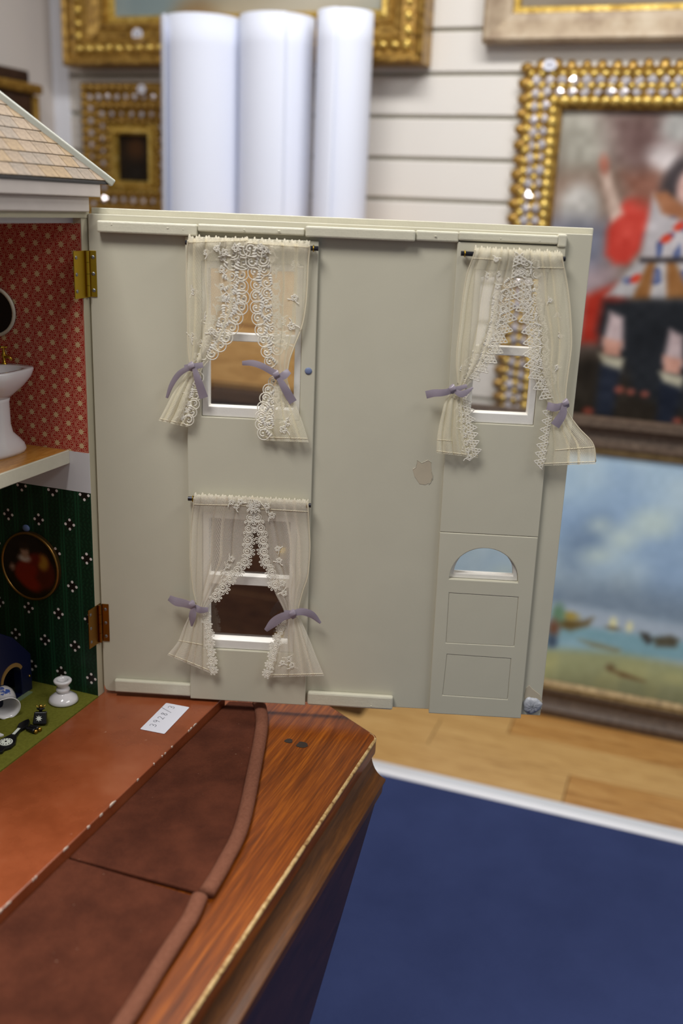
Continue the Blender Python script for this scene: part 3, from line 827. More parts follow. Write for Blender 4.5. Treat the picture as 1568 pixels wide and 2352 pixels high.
MB().tube(edge, [0.0024 + 0.0001 * math.sin(i * 1.7) * math.sin(i * 0.37) for i in range(len(edge))], 8).build('worn_edge', M['worn'], tb, smooth=True)
prof = [(-0.322, 0.7425), (-0.3135, 0.7425)] + [(-0.2885 - 0.0245 * math.cos(t), 0.7420 - 0.0235 * math.sin(t)) for t in np.linspace(0.15, math.pi / 2, 9)] + [(-0.2880, 0.7165), (-0.2890, 0.7140), (-0.2905, 0.7120), (-0.2905, 0.702), (-0.322, 0.702)]
yend = lambda x, z: 1.018 + (x + 0.29) * -0.3 + (z - 0.716) * 0.45
MB().prism([(x, -0.55, z) for x, z in prof], [(x, yend(x, z), z) for x, z in prof]).build('rule_joint', M['mahog_mid'], tb, bevel=0.001)
FL = Frame((-0.291, 0, 0), (0, 1, 0), (1, 0, 0), (0, 0, 1))
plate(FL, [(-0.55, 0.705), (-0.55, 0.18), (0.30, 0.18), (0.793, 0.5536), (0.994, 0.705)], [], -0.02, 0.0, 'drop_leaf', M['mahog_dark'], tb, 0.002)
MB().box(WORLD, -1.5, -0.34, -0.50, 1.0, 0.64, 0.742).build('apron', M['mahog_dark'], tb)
for x, y in ((-1.46, -0.45), (-0.38, -0.45), (-1.46, 0.95), (-0.38, 0.95)):
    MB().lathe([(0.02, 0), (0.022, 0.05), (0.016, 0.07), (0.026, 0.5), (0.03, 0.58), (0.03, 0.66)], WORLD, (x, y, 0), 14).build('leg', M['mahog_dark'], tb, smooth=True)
# old paint spots on the top
SP = simple('dark_paint_spot', col(46, 38, 34), 0.5)
for q, rr in (((663, 1702), 0.0048), ((693, 1711), 0.0066)):
    p = on_z(*q, ZTAB)
    V = [(p[0] + rr * (1 + 0.18 * math.sin(3 * t + q[0])) * math.cos(t), p[1] + 1.2 * rr * (1 + 0.18 * math.cos(2 * t)) * math.sin(t)) for t in np.linspace(0, 2 * math.pi, 14)[:-1]]
    MB().prism([(x, y, ZTAB - 0.0005) for x, y in V], [(x, y, ZTAB + 0.0005) for x, y in V]).build('paint_spot', SP, tb)

# ------------------------------------------------------------------ dolls' house: base, body, roof
H0 = empty('dolls_house', (-0.84, 0.68, ZTAB), 'open dolls house with cream front panel swung wide and tiled hipped roof', 'dolls house')
XF = -0.6535
XB, YI, YO, YL = -1.03, 0.961, 0.975, 0.40
rm = Mat('terracotta_paint', col(140, 72, 40), 0.30, coat=0.25)
v = rm.coord('Object'); n1 = rm.noise(v, 9, 5, 0.6); n2 = rm.noise(v, 55, 4, 0.65)
c1 = rm.ramp(n1, [(0.3, col(118, 56, 28)), (0.5, col(142, 72, 40)), (0.72, col(156, 90, 58))])
rm.base(rm.mix(n2.step(0.70, 0.74) * 0.6, c1, col(176, 128, 104)))
rm.rough(n1 * 0.25 + 0.16)
ZB = 0.777
MB().box(WORLD, XB - 0.03, -0.5105, YL - 0.14, 1.03, ZTAB + 0.0005, ZB).build('base_board', rm.m, H0, bevel=0.0012)
# chipped paint along the front edge of the base
random.seed(4)
chip = simple('chipped_undercoat', col(206, 184, 168), 0.6)
y = 0.44
while y < 0.99:
    L = random.uniform(0.002, 0.006) * (2.2 if random.random() < 0.25 else 1.0)
    w = random.uniform(0.0006, 0.0017)
    y2 = min(y + L, 1.02)
    q = [(-0.5105 + 0.0003, y), (-0.5105 + 0.0003, y2), (-0.5105 - w, y2 - L * random.uniform(0.1, 0.4)), (-0.5105 - w * random.uniform(0.3, 1), y + L * random.uniform(0.1, 0.4))]
    MB().prism([(a, b, ZB - 0.0022 * random.uniform(0.5, 1)) for a, b in q], [(a, b, ZB + 0.00025) for a, b in q]).build('paint_chip', chip, H0)
    y = y2 + (random.uniform(0.0005, 0.004) if random.random() < 0.7 else random.uniform(0.012, 0.05))

M['jamb'] = paint_mat('jamb_paint', col(186, 178, 152), 0.45, 0.04, 30, 0.15)
MB().box(WORLD, XB, XF, YI, YO, ZB, 1.3628).build('side_wall', M['jamb'], H0, bevel=0.0006)
MB().box(WORLD, XB, XF, YL - 0.014, YL, ZB, 1.3628).build('side_wall', M['jamb'], H0)
MB().box(WORLD, XB - 0.014, XB, YL - 0.014, YO, ZB, 1.3628).build('back_wall', M['jamb'], H0)
MB().box(WORLD, XB, -0.664, YL, YI, 1.3505, 1.3628).build('ceiling_board', M['room_white'], H0)
MB().box(WORLD, -0.664, XF + 0.001, YL - 0.014, YO, 1.3565, 1.3628).build('head_rail', M['jamb'], H0)

# wallpapers (flat print) as thin sheets
def sheet(name, mat, x0, x1, z0, z1, th=0.0006):
    V = [(x0, YI - th, z0), (x1, YI - th, z0), (x1, YI - th, z1), (x0, YI - th, z1), (x0, YI, z0), (x1, YI, z0), (x1, YI, z1), (x0, YI, z1)]
    uv = [(p[0], p[2]) for p in V]
    return mk(name, V, [(0, 1, 2, 3), (1, 5, 6, 2), (4, 0, 3, 7), (3, 2, 6, 7), (0, 4, 5, 1)], mat, H0, uvs=uv)
rw = Mat('red_star_wallpaper', rough=0.6, spec=0.25)
u, w, _ = rw.xyz(rw.coord('UV'))
pc = 0.0168
ci = (u / pc).floor()
par = (ci.mod(2.0)) * 0.5
fu = ((u / pc).fract() - 0.5) * pc
fv = ((w / pc + par).fract() - 0.5) * pc
rad = (fu * fu + fv * fv).sqrt()
ang = fv.atan2(fu)
star = (rad / (((ang * 8.0).sin() * 0.24 + 1.0))).lt(0.0034)
# curling tracery between the stars
au, av = fu.abs(), fv.abs()
def ring(cx, cy, r, w_):
    d_ = ((au - cx) * (au - cx) + (av - cy) * (av - cy)).sqrt()
    return ((d_ - r).abs()).lt(w_)
line = ring(0.0052, 0.0026, 0.0014, 0.00042).max(ring(0.0026, 0.0058, 0.0014, 0.00042)).max(ring(0.0062, 0.0066, 0.0013, 0.0004))
line = line.max(((au - 0.0084).abs()).lt(0.00035)).max(((av - au * 0.9 - 0.0012).abs()).lt(0.0003) * rad.gt(0.0046)).max(ring(0.0, 0.0084, 0.0012, 0.0004))
cs_ = rw.mix(line * 0.60, col(166, 36, 30), col(222, 168, 136))
nn = rw.noise(rw.coord('UV'), 30, 3)
rw.base(rw.mix(star, cs_, col(214, 186, 142)))
sheet('red_wallpaper', rw.m, XB, XF - 0.0012, 1.092, 1.3505)
gw = Mat('green_embossed_wallpaper', rough=0.42, spec=0.4)
u, w, _ = gw.xyz(gw.coord('UV'))
pu, pv = 0.0222, 0.0800
uu = u / pu + 0.35
ci = uu.floor()
par = ci.mod(2.0) * 0.5
fu = (uu.fract() - 0.5) * pu
fv = ((w / pv + par + 0.49).fract() - 0.5) * pv
d1 = ((fu * fu + (fv.abs() - 0.0058) * (fv.abs() - 0.0058)).sqrt()).lt(0.0018)
d2 = (((fu.abs() - 0.0058) * (fu.abs() - 0.0058) + fv * fv).sqrt()).lt(0.0018)
dots = d1.max(d2)
blk = ((fu.abs() + fv.abs())).lt(0.0082)
stripe = ((fu.abs() - 0.0096).abs()).lt(0.0006).max(((fu.abs() - 0.0082).abs()).lt(0.0003))
leaf = ((fu * (2 * math.pi / 0.006) + (w * (2 * math.pi / 0.02)).sin() * 2.5).sin() * ((w * (2 * math.pi / 0.011)).sin())).gt(0.35)
g0 = gw.mix(leaf * 0.5, col(14, 40, 24), col(24, 62, 38))
g1 = gw.mix(stripe, g0, col(26, 70, 44))
g2 = gw.mix(blk, g1, col(26, 18, 14))
gw.base(gw.mix(dots, g2, col(236, 226, 222)))
gw.bump(dots * 1.0 + leaf * 0.3, 0.5, 0.0008)
sheet('green_wallpaper', gw.m, XB, XF - 0.0004, ZB, 1.0445)
sheet('white_frieze', M['room_white'], XB, XF - 0.0002, 1.0440, 1.0925, 0.0009)

uf = wood_mat('honey_dolls_floor', col(146, 92, 30), col(190, 132, 56), col(210, 156, 80), (30, 4, 10), 0.35, 0.2, 5)
XS = -0.6805
MB().box(WORLD, XB, XS - 0.003, YL, YI - 0.0008, 1.0785, 1.0932).build('upper_floor', uf, H0)
MB().box(WORLD, XB, XS - 0.003, YL, YI - 0.001, 1.0770, 1.0786).build('lower_ceiling', M['room_white'], H0)
MB().box(WORLD, XS - 0.003, XS, YL, YI - 0.0008, 1.0775, 1.0936).build('floor_edging', M['panel_edge'], H0, bevel=0.0008)
gf = Mat('olive_felt', col(122, 122, 44), 0.9, spec=0.1)
v = gf.coord('Object'); n = gf.noise(v, 300, 3)
gf.base(gf.mix(n, col(88, 88, 28), col(120, 119, 46))); gf.bump(n, 0.4, 0.0008)
MB().box(WORLD, XB, XF + 0.0005, YL, YI - 0.0008, ZB, ZB + 0.0018).build('felt_carpet', gf.m, H0)

# cornice, two steps, mitred round the front and right side
def cornice(xf, yr, z0, z1, name):
    MB().box(WORLD, XB - 0.02, xf, YL - 0.03, yr, z0, z1).build(name, M['cornice'], H0, bevel=0.0012)
yc1 = float(on_x(206, 487, -0.648)[1]); yc2 = float(on_x(228, 454, -0.644)[1])
cornice(-0.648, yc1, 1.3628, 1.3785, 'lower_cornice')
cornice(-0.642, yc2, 1.3785, 1.3925, 'upper_cornice')
# hipped roof
RX, RY, RZ = -0.641, 0.9985, 1.3945
XB2, YL2 = -1.045, 0.36
RX0 = (RX + XB2) / 2
hh = RX - RX0
ridge = [(RX0, RY - hh, RZ + hh), (RX0, YL2 + hh, RZ + hh)]
c4 = [(RX, RY, RZ), (RX, YL2, RZ), (XB2, YL2, RZ), (XB2, RY, RZ)]
V = c4 + ridge + [(p[0], p[1], RZ - 0.0022) for p in c4]
M['under_slate'] = simple('slate_joint_line', col(58, 55, 54), 0.8)  # dark grey backing, visible as the joint lines between the tiles
roof = mk('roof', V, [(0, 4, 5, 1), (1, 5, 2), (2, 5, 4, 3), (3, 4, 0), (6, 7, 8, 9), (0, 1, 7, 6), (1, 2, 8, 7), (2, 3, 9, 8), (3, 0, 6, 9)], M['under_slate'], H0)
tiles = []
for i, (d, l) in enumerate((((104, 86, 66), (138, 118, 94)), ((110, 88, 60), (142, 118, 84)), ((100, 88, 74), (132, 117, 100)), ((112, 92, 71), (144, 124, 100)))):
    t = Mat('stone_tile_%d' % i, col(*d), 0.65)
    v = t.coord('Object', (1, 1, 1)); n = t.noise(v, 130, 5, 0.7)
    t.base(t.ramp(n, [(0.3, col(*d)), (0.6, col(*l))]))
    tiles.append(t.m)
s2 = math.sqrt(0.5)
FRf = Frame((RX, RY, RZ), (0, -1, 0), (s2, 0, s2), (-s2, 0, s2))     # a along -Y from corner, b normal, c up the slope
random.seed(9)
slope_len = hh / s2
row, c0 = 0, 0.0016
while c0 < slope_len - 0.004:
    c1 = min(c0 + 0.0165, slope_len)
    a = -0.0225 * (0.5 if row % 2 else 0.0) + (row * 0.003) % 0.006
    amax = RY - YL2
    while a < amax:
        a0, a1 = a + 0.0005, a + 0.0225 - 0.0005
        # clip by the hips (45 degrees in plan: inset = c * s2)
        lo0, lo1 = c0 * s2, (c1 - 0.0010) * s2
        hi0, hi1 = amax - lo0, amax - lo1
        q = [(max(a0, lo0), c0), (min(a1, hi0), c0), (min(a1, hi1), c1 - 0.0010), (max(a0, lo1), c1 - 0.0010)]
        if q[1][0] - q[0][0] > 0.0015:
            if q[2][0] <= q[3][0]: q = [q[0], q[1], ((q[2][0] + q[3][0]) / 2, q[2][1] - 0.003)]
            if row < 7:
                MB().prism([FRf(x, 0.0001, y) for x, y in q], [FRf(x, 0.0012 + (0.0004 if y == c0 else 0), y) for x, y in q]).build('roof_tile', random.choice(tiles), roof)
        a += 0.0225
    c0 += 0.0165; row += 1
for (p, q) in (((RX + 0.003, RY + 0.003, RZ - 0.0015), ridge[0]), ((RX, YL2, RZ), ridge[1]), (ridge[0], ridge[1]), ((XB2, RY, RZ), ridge[0]), ((XB2, YL2, RZ), ridge[1])):
    p, q = np.array(p, float), np.array(q, float)
    t_ = (q - p) / np.linalg.norm(q - p)
    a_ = np.cross(t_, (0, 0, 1)); a_ /= np.linalg.norm(a_); b_ = np.cross(a_, t_)
    sec = [(-0.0056, -0.004), (0.0056, -0.004), (0.0056, 0.0045), (0.0030, 0.0060), (-0.0030, 0.0060), (-0.0056, 0.0045)]
    MB().prism([p + a_ * x * 0.85 + b_ * y * 0.8 for x, y in sec], [q + a_ * x + b_ * y for x, y in sec]).build('hip_strip', M['hip'], roof, bevel=0.0012)

# ------------------------------------------------------------------ front panel, swung open
PW, PT, PB = 0.549, 1.3610, 0.7815
def wrect(x0, y0, x1, y1, n=0.006):
    a, b = PS(x0, y0, n), PS(x1, y1, n)
    return a[0], b[0], b[1], a[1]
WIN = [(0.1262, 0.2392, 1.1425, 1.3165), (0.1266, 0.2395, 0.8510, 1.0275), (0.4255, 0.5050, 1.1505, 1.3200)]
fa, fb_ = PS(1031, 1330, 0.006), PS(1189, 1338, 0.006)
FANC, FANR, FANH, FANZ = (fa[0] + fb_[0]) / 2, (fb_[0] - fa[0]) / 2, 0.0410, (fa[1] + fb_[1]) / 2
def fan(r, h, z0, n=26):
    return [(FANC + r * math.cos(t), z0 + h * math.sin(t)) for t in np.linspace(0, math.pi, n)]
fan_hole = fan(FANR, FANH, FANZ)
shr = lambda w, d: rect(w[0] + d, w[1] - d, w[2] + d, w[3] - d)
outer = [(0.0, PB + 0.008), (0.0022, PB + 0.002), (0.006, PB), (PW, PB + 0.002), (PW, PT), (0.0, PT)]
fp = plate(PAN, outer, [shr(w, 0.0) for w in WIN] + [fan_hole], -0.010, 0.0, 'front_panel', M['panel'], H0, 0.0007)
plate(PAN, rect(0.001, PW + 0.002, PB + 0.001, PT + 0.0065), [shr(w, 0.0) for w in WIN] + [fan_hole], -0.019, -0.010, 'outer_facing', M['panel_edge'], fp, 0.0008)
S = lambda x, y, n=0.006: PS(x, y, n)
zj = S(1120, 1228)[1]
lc = [(0.1112, PB - 0.0005), (0.2560, PB - 0.0005), (0.2550, 1.3425), (0.1085, 1.3415)]
plate(PAN, lc, [shr(w, 0.0) for w in WIN[:2]], 0.0, 0.0062, 'window_board', M['panel'], fp, 0.0010)
xl = lambda z: 0.4105 + (0.4048 - 0.4105) * (z - PB) / 0.57
xr = lambda z: 0.5245 + (0.5205 - 0.5245) * (z - PB) / 0.57
plate(PAN, [(xl(zj), zj + 0.0001), (xr(zj), zj + 0.0001), (xr(1.35), 1.3480), (xl(1.35), 1.3480)], [shr(WIN[2], 0.0)], 0.0, 0.0060, 'window_board', M['panel'], fp, 0.0009)
d1 = [S(1031, 1362), S(1190, 1372), S(1180, 1484), S(1024, 1476)]
d2 = [S(1026, 1503), S(1173, 1513), S(1165, 1606), S(1016, 1596)]
plate(PAN, [(xl(PB), PB - 0.0008), (xr(PB), PB - 0.0004), (xr(zj), zj - 0.0001), (xl(zj), zj - 0.0001)], [fan_hole, d1, d2], 0.0, 0.0064, 'door_board', M['panel'], fp, 0.0010)
for d in (d1, d2):
    c = np.mean(d, 0)
    dd = [tuple(c + (np.array(p) - c) * 0.997) for p in d]
    plate(PAN, dd, [], 0.0, 0.0060, 'door_inset', M['panel'], fp, 0.0005)
# rails along the top and foot of the panel
def strip(x0, x1, y0, y1, n0, n1, bev=0.0018, name='moulding_strip'):
    a, b = PS(x0, y0, n1), PS(x1, y1, n1)
    V = MB()
    V.box(PAN, a[0], b[0], n0, n1, b[1], a[1])
    V.build(name, M['panel_edge'], fp, bevel=bev)
strip(221, 452, 506, 543, 0.0, 0.0105)
strip(453, 699, 514, 542, 0.0, 0.0088)
strip(701, 953, 519, 555, 0.0, 0.0112)
strip(955, 1053, 529, 557, 0.0, 0.0075)
strip(1054, 1281, 532, 562, 0.0, 0.0085)
strip(1282, 1300, 538, 569, 0.0, 0.0080)
strip(262, 437, 1562, 1600, 0.0, 0.0072)
strip(706, 901, 1590, 1632, 0.0, 0.0080, 0.0025)
# little dents: raised filler dabs on the rails
for q in ((256, 516), (385, 524), (420, 527), (560, 528), (640, 531), (760, 540), (842, 545), (905, 548), (1000, 543), (1150, 548), (1240, 553), (852, 1622)):
    a = PS(q[0], q[1], 0.0105)
    MB().ball(PAN, (a[0], 0.0085 if q[0] > 950 else 0.0104, a[1]), (random.uniform(0.0008, 0.002), 0.0006, random.uniform(0.0006, 0.0012)), 7, 4).build('paint_dab', M['panel_edge'], fp, smooth=True)
# windows: white frame, meeting rail, pane
def window(w, rail_y0, rail_y1, fw=0.0078):
    o = plate(PAN, shr(w, 0.0003), [shr((w[0] + 0.0, w[1], w[2] + 0.004, w[3]), fw)], -0.012, 0.0035, 'window_frame', M['white_paint'], fp, 0.0008)
    m0, m1 = PS((520 if w[0] < 0.4 else 1150), rail_y1, 0.002)[1], PS((520 if w[0] < 0.4 else 1150), rail_y0, 0.002)[1]
    MB().box(PAN, w[0] + fw - 0.0004, w[1] - fw + 0.0004, -0.010, 0.0022, m0, m1).build('meeting_rail', M['white_paint'], fp, bevel=0.0008)
    MB().box(PAN, w[0] + fw * 0.6, w[1] - fw * 0.6, -0.0075, -0.0066, w[2] + fw * 0.6, w[3] - fw * 0.6).build('window_pane', M['glass'], fp)
window(WIN[0], 765, 783); window(WIN[1], 1321, 1342); window(WIN[2], 796, 816)
plate(PAN, fan(FANR - 0.0004, FANH - 0.0004, FANZ + 0.0003), [fan(FANR - 0.0052, FANH - 0.0040, FANZ + 0.0052)], -0.012, 0.0004, 'fanlight_frame', M['white_paint'], fp, 0.0006)
plate(PAN, fan(FANR - 0.003, FANH - 0.003, FANZ + 0.003), [], -0.0075, -0.0066, 'fanlight_pane', M['glass'], fp)
# scalloped blue-grey ornament on the outer sill of the lower window
sco = MB()
for q in ((510, 1466, 0.017), (552, 1470, 0.019)):
    a = PS(q[0], q[1] + 8, -0.022)
    sco.prism([PAN(a[0] + q[2] * math.cos(t), -0.024, a[1] - 0.004 + q[2] * 0.62 * math.sin(t)) for t in np.linspace(0, math.pi, 12)],
              [PAN(a[0] + q[2] * math.cos(t), -0.019, a[1] - 0.004 + q[2] * 0.62 * math.sin(t)) for t in np.linspace(0, math.pi, 12)])
sco.build('outer_sill_ornament', simple('blue_grey_paint', col(122, 128, 146), 0.5), fp)
# blobs of blue tack and a smear of putty, peeled paint
a = PS(708, 852, 0.0062)
MB().ball(PAN, (a[0], 0.0066, a[1]), (0.0042, 0.0012, 0.0040), 12, 6).build('blue_tack', simple('blue_tack', col(112, 124, 156), 0.55), fp, smooth=True)
pe = Mat('peeled_undercoat', col(184, 166, 138), 0.7)
n = pe.noise(pe.coord('Object'), 90, 4); pe.base(pe.mix(n, col(178, 168, 146), col(192, 178, 154)))
def blob(pts, n0, n1, name, mat, bev=0.0004):
    return plate(PAN, [PS(x, y, n1) for x, y in pts][::-1], [], n0, n1, name, mat, fp, bev)
blob([(958, 1057), (966, 1063), (970, 1063), (982, 1056), (990, 1062), (991, 1080), (993, 1098), (988, 1108), (976, 1114), (963, 1112), (952, 1096), (947, 1077), (955, 1073)], -0.001, 0.0003, 'peeled_patch', pe.m)
MB().tube([PAN(*(lambda q: (q[0], 0.0004, q[1]))(PS(x, y, 0))) for x, y in ((948, 1078), (955, 1073), (957, 1064), (958, 1057), (963, 1060), (968, 1064), (976, 1060), (983, 1057), (990, 1062))], 0.00025, 5).build('paint_flake_edge', M['panel'], fp)
MB().tube([PAN(*(lambda q: (q[0], 0.0004, q[1]))(PS(x, y, 0))) for x, y in ((991, 1082), (994, 1092), (993, 1100), (989, 1107), (984, 1112))], 0.0003, 5).build('paint_flake_edge', M['panel'], fp)
blob([(1208, 1580), (1215, 1574), (1222, 1582), (1240, 1596), (1245, 1610), (1244, 1630), (1206, 1612), (1203, 1598)], -0.001, 0.0004, 'peeled_patch', pe.m)
pt = Mat('grey_putty', col(176, 178, 188), 0.35); n = pt.noise(pt.coord('Object'), 160, 4); pt.base(pt.mix(n, col(150, 152, 158), col(188, 190, 196))); pt.bump(n, 0.6, 0.0015)
a = PS(1222, 1622, 0.003)
mb = MB()
V = []
nu, nv = 22, 7
for j in range(nv):
    r = j / (nv - 1)
    for i in range(nu):
        t = 2 * math.pi * i / nu
        R = 0.0118 * (1 + 0.07 * math.sin(3 * t + 1) + 0.05 * math.sin(7 * t))
        V.append(PAN(a[0] + r * R * math.cos(t), 0.0005 + 0.0042 * math.sqrt(max(0, 1 - r ** 3)) + 0.0007 * math.sin(9 * t + 5 * r), a[1] + r * R * 0.95 * math.sin(t)))
mb.add(V, [(j * nu + i, j * nu + (i + 1) % nu, (j + 1) * nu + (i + 1) % nu, (j + 1) * nu + i) for j in range(nv - 1) for i in range(nu)])
mb.build('putty_blob', pt.m, fp, smooth=True)

# brass hinges
def hinge(px, y0, y1, pxl0, aged):
    br = simple('hinge_brass', col(188, 156, 48) if not aged else col(150, 108, 44), 0.3, 1.0)
    sR, zt = PS(px, y0, 0.001); _, zb = PS(px, y1, 0.001)
    h = MB().box(PAN, 0.0004, sR, 0.0, 0.0012, zb, zt).build('hinge', br, H0, bevel=0.0003)
    yl = float(on_x(pxl0, (y0 + y1) / 2, XF + 0.001)[1])
    MB().box(WORLD, XF - 0.0002, XF + 0.001, yl, YO - 0.003, zb - 0.001, zt).build('jamb_leaf', br, h, bevel=0.0003)
    Lz = (zt - zb) / 4
    for k in range(4):
        MB().lathe([(0.0021, 0.0001), (0.0021, Lz - 0.0003)], WORLD, (XF + 0.0026, YI + 0.0055, zb + k * Lz), 14).build('knuckle', br, h, smooth=False)
    for f in (0.14, 0.5, 0.86):
        zc = zb + (zt - zb) * f
        sc = MB().lathe([(0.0021, 0), (0.0021, 0.0004), (0.0014, 0.0008), (0.0002, 0.0009)], Frame(PAN(sR * 0.55, 0.0011, zc), PAN.u, (0, 0, 1), PAN.v), seg=14).build('screw', M['steel'], h)
        MB().lathe([(0.0021, 0), (0.0021, 0.0004), (0.0014, 0.0008), (0.0002, 0.0009)], Frame((XF + 0.0009, yl + 0.0042, zc), (0, 1, 0), (0, 0, 1), (1, 0, 0)), seg=14).build('screw', M['steel'], h)
hinge(220, 576, 682, 171, False)
hinge(249, 1388, 1473, 204, True)
# ------------------------------------------------------------------ curtain rods
def rod(p0, p1, eyes, label):
    a, b = PS(*p0, 0.013), PS(*p1, 0.013)
    t = empty('curtain_rod', PAN((a[0] + b[0]) / 2, 0.006, min(a[1], b[1])), label, 'curtain rod', 'dolls house curtain rods')
    MB().tube([PAN(a[0], 0.013, a[1]), PAN(b[0], 0.013, b[1])], 0.0026, 12).build('bar', M['rod'], t, smooth=False)
    for x in eyes:
        f = (x - p0[0]) / (p1[0] - p0[0])
        s, z = a[0] + (b[0] - a[0]) * f, a[1] + (b[1] - a[1]) * f
        ring = [PAN(s, 0.013 + 0.0034 * math.cos(k), z + 0.0034 * math.sin(k)) for k in np.linspace(0, 2 * math.pi, 15)]
        e = MB().tube(ring, 0.0006, 6, cap=False).tube([PAN(s, 0.0055, z), PAN(s, 0.0098, z)], 0.0006, 6)
        e.build('eye_screw', M['brass'], t, smooth=True)
    return t
rod((426, 557), (731, 571), (436, 720), 'dark metal rod over the scroll-lace curtains of the upper window beside the hinges')
rod((432, 1145), (714, 1161), (443, 705), 'dark metal rod over the curtains of the lower window')
rod((1058, 582), (1298, 595), (1067, 1290), 'dark metal rod over the curtains of the window above the panelled door')

# ------------------------------------------------------------------ curtains
class Curtain:
    """sheet traced by its left and right edges, hung clear of the panel, with folds"""
    def __init__(s, rows, folds, seed, nu=110, nv=90, full=1.7, pleat=1.75, lace=0):
        s.pleat, s.lace = pleat, lace
        s.rows = rows
        s.folds_seed = seed; s.gathers = 13
        x0 = rows[0][0]
        rp = ((426, 557), (731, 571)) if rows[0][1] < 566 and x0 < 800 else (((432, 1145), (714, 1161)) if x0 < 800 else ((1058, 582), (1298, 595)))
        s.rod = (PS(*rp[0], 0.013), PS(*rp[1], 0.013))
        s.R = np.array(rows, float)            # xL yL xR yR n amp
        s.folds, s.nu, s.nv, s.full = folds, nu, nv, full
        rs = np.random.RandomState(seed)
        s.ph = rs.rand(8) * 6.28
        P = smooth_path(s.R, nv)
        s.P = np.array(P)
        s.n_rows = len(rows)
    def at(s, u, t):
        """u 0..1 across, t 0..1 down -> local (s, n, z)"""
        x = t * (s.nv - 1); k = min(int(x), s.nv - 2); f = x - k
        r = s.P[k] * (1 - f) + s.P[k + 1] * f
        amp = r[5]
        ph = s.ph
        w = 2 * math.pi * s.folds
        q = w * (u + 0.03 * math.sin(2 * math.pi * u * 1.5 + ph[1])) + ph[2] + 0.9 * math.sin(2.2 * t + ph[0]) + 0.25 * math.sin(11 * t + ph[5])
        q2 = 1.9 * q + ph[3]
        edge = min(1.0, u * 9, (1 - u) * 9)
        dl = (1 - u) if s.lace > 0 else u
        q_ = min(1.0, max(0.0, (dl - 0.12) / 0.42))
        calm = 0.22 + 0.78 * q_ * q_ * (3 - 2 * q_)
        kk = s.pleat * edge * calm
        amp = amp * (0.25 + 0.75 * calm)
        u2 = u + kk * (0.75 * math.sin(q) + 0.30 * math.sin(q2)) / w
        n = r[4] + amp * edge * (0.5 + 0.36 * math.cos(q) + 0.18 * math.cos(q2)) + amp * (1 - edge) * 0.4
        px = r[0] + (r[2] - r[0]) * u2
        py = r[1] + (r[3] - r[1]) * u2
        a, z = PS(px, py, n)
        return a, n, z
    def front(s, t):
        r = s.P[min(int(t * (s.nv - 1)), s.nv - 1)]
        return r[4] + r[5] * 0.40
    def world(s, u, t, off=0.0):
        a, n, z = s.at(u, t)
        return PAN(a, n + off, z)
    def sheet(s, name, mat, parent, u0=0.0, u1=1.0):
        V, U = [], []
        L = np.cumsum([0] + [np.hypot(*(s.P[i + 1][:2] + s.P[i + 1][2:4] - s.P[i][:2] - s.P[i][2:4])) / 2 for i in range(s.nv - 1)]) * 0.00052
        wid = np.max(np.abs(s.P[:, 2] - s.P[:, 0])) * 0.00052 * s.full
        for j in range(s.nv):
            for i in range(s.nu):
                u = u0 + (u1 - u0) * i / (s.nu - 1)
                V.append(s.world(u, j / (s.nv - 1)))
                U.append((u * wid, L[j]))
        Fc = [(j * s.nu + i, j * s.nu + i + 1, (j + 1) * s.nu + i + 1, (j + 1) * s.nu + i) for j in range(s.nv - 1) for i in range(s.nu - 1)]
        return mk(name, V, Fc, mat, parent, smooth=True, uvs=U)
    def line(s, u, t0, t1, n, off=0.0006):
        return [s.world(u, t0 + (t1 - t0) * i / (n - 1), off) for i in range(n)]

class Lace:
    """stitched threads laid on the curtain, as flattened tubes"""
    def __init__(s): s.mb = MB()
    def th(s, pts, r=0.00055):
        s.mb.tube(pts, r, 4, cap=False, flat=0.32, nrm=PAN.v)
    def curve(s, C, f, r=0.00055):
        s.th([PAN(*p) for p in f], r)

def local2(c, o):
    """2D frame at c with outward direction o, in panel (s, z)"""
    o = np.array(o, float); o /= np.linalg.norm(o) + 1e-9
    t = np.array([-o[1], o[0]])
    return lambda x, y: (c[0] + t[0] * x + o[0] * y, c[1] + t[1] * x + o[1] * y)

def arcpts(L, cx, cy, rx, ry, a0, a1, n, nn):
    out = []
    for k in range(n):
        a = a0 + (a1 - a0) * k / (n - 1)
        p = L(cx + rx * math.cos(a), cy + ry * math.sin(a))
        out.append(PAN(p[0], nn, p[1]))
    return out

def medallion(lc, L, nn, R):
    """round flower: heart, ring, crown of loops on the free side"""
    lc.th(arcpts(L, 0, 0, R * 0.24, R * 0.30, 0, 6.283, 9, nn), 0.0008)
    lc.th(arcpts(L, 0, 0, R * 0.52, R * 0.55, 0, 6.283, 15, nn), 0.00062)
    lc.th(arcpts(L, 0, 0, R * 0.66, R * 0.69, -0.6, 3.75, 13, nn), 0.0005)
    for k in range(8):
        a = -0.55 + 4.25 * k / 7
        big = 1.18 if k % 2 == 0 else 0.95
        cx, cy = R * 0.93 * math.cos(a), R * 0.96 * math.sin(a)
        ca, sa = math.cos(a), math.sin(a)
        q = []
        for m in range(9):
            b = 6.283 * m / 8
            ex, ey = R * 0.24 * big * math.cos(b), R * 0.15 * math.sin(b)
            p = L(cx + ca * ex - sa * ey, cy + sa * ex + ca * ey)
            q.append(PAN(p[0], nn, p[1]))
        lc.th(q, 0.00056)
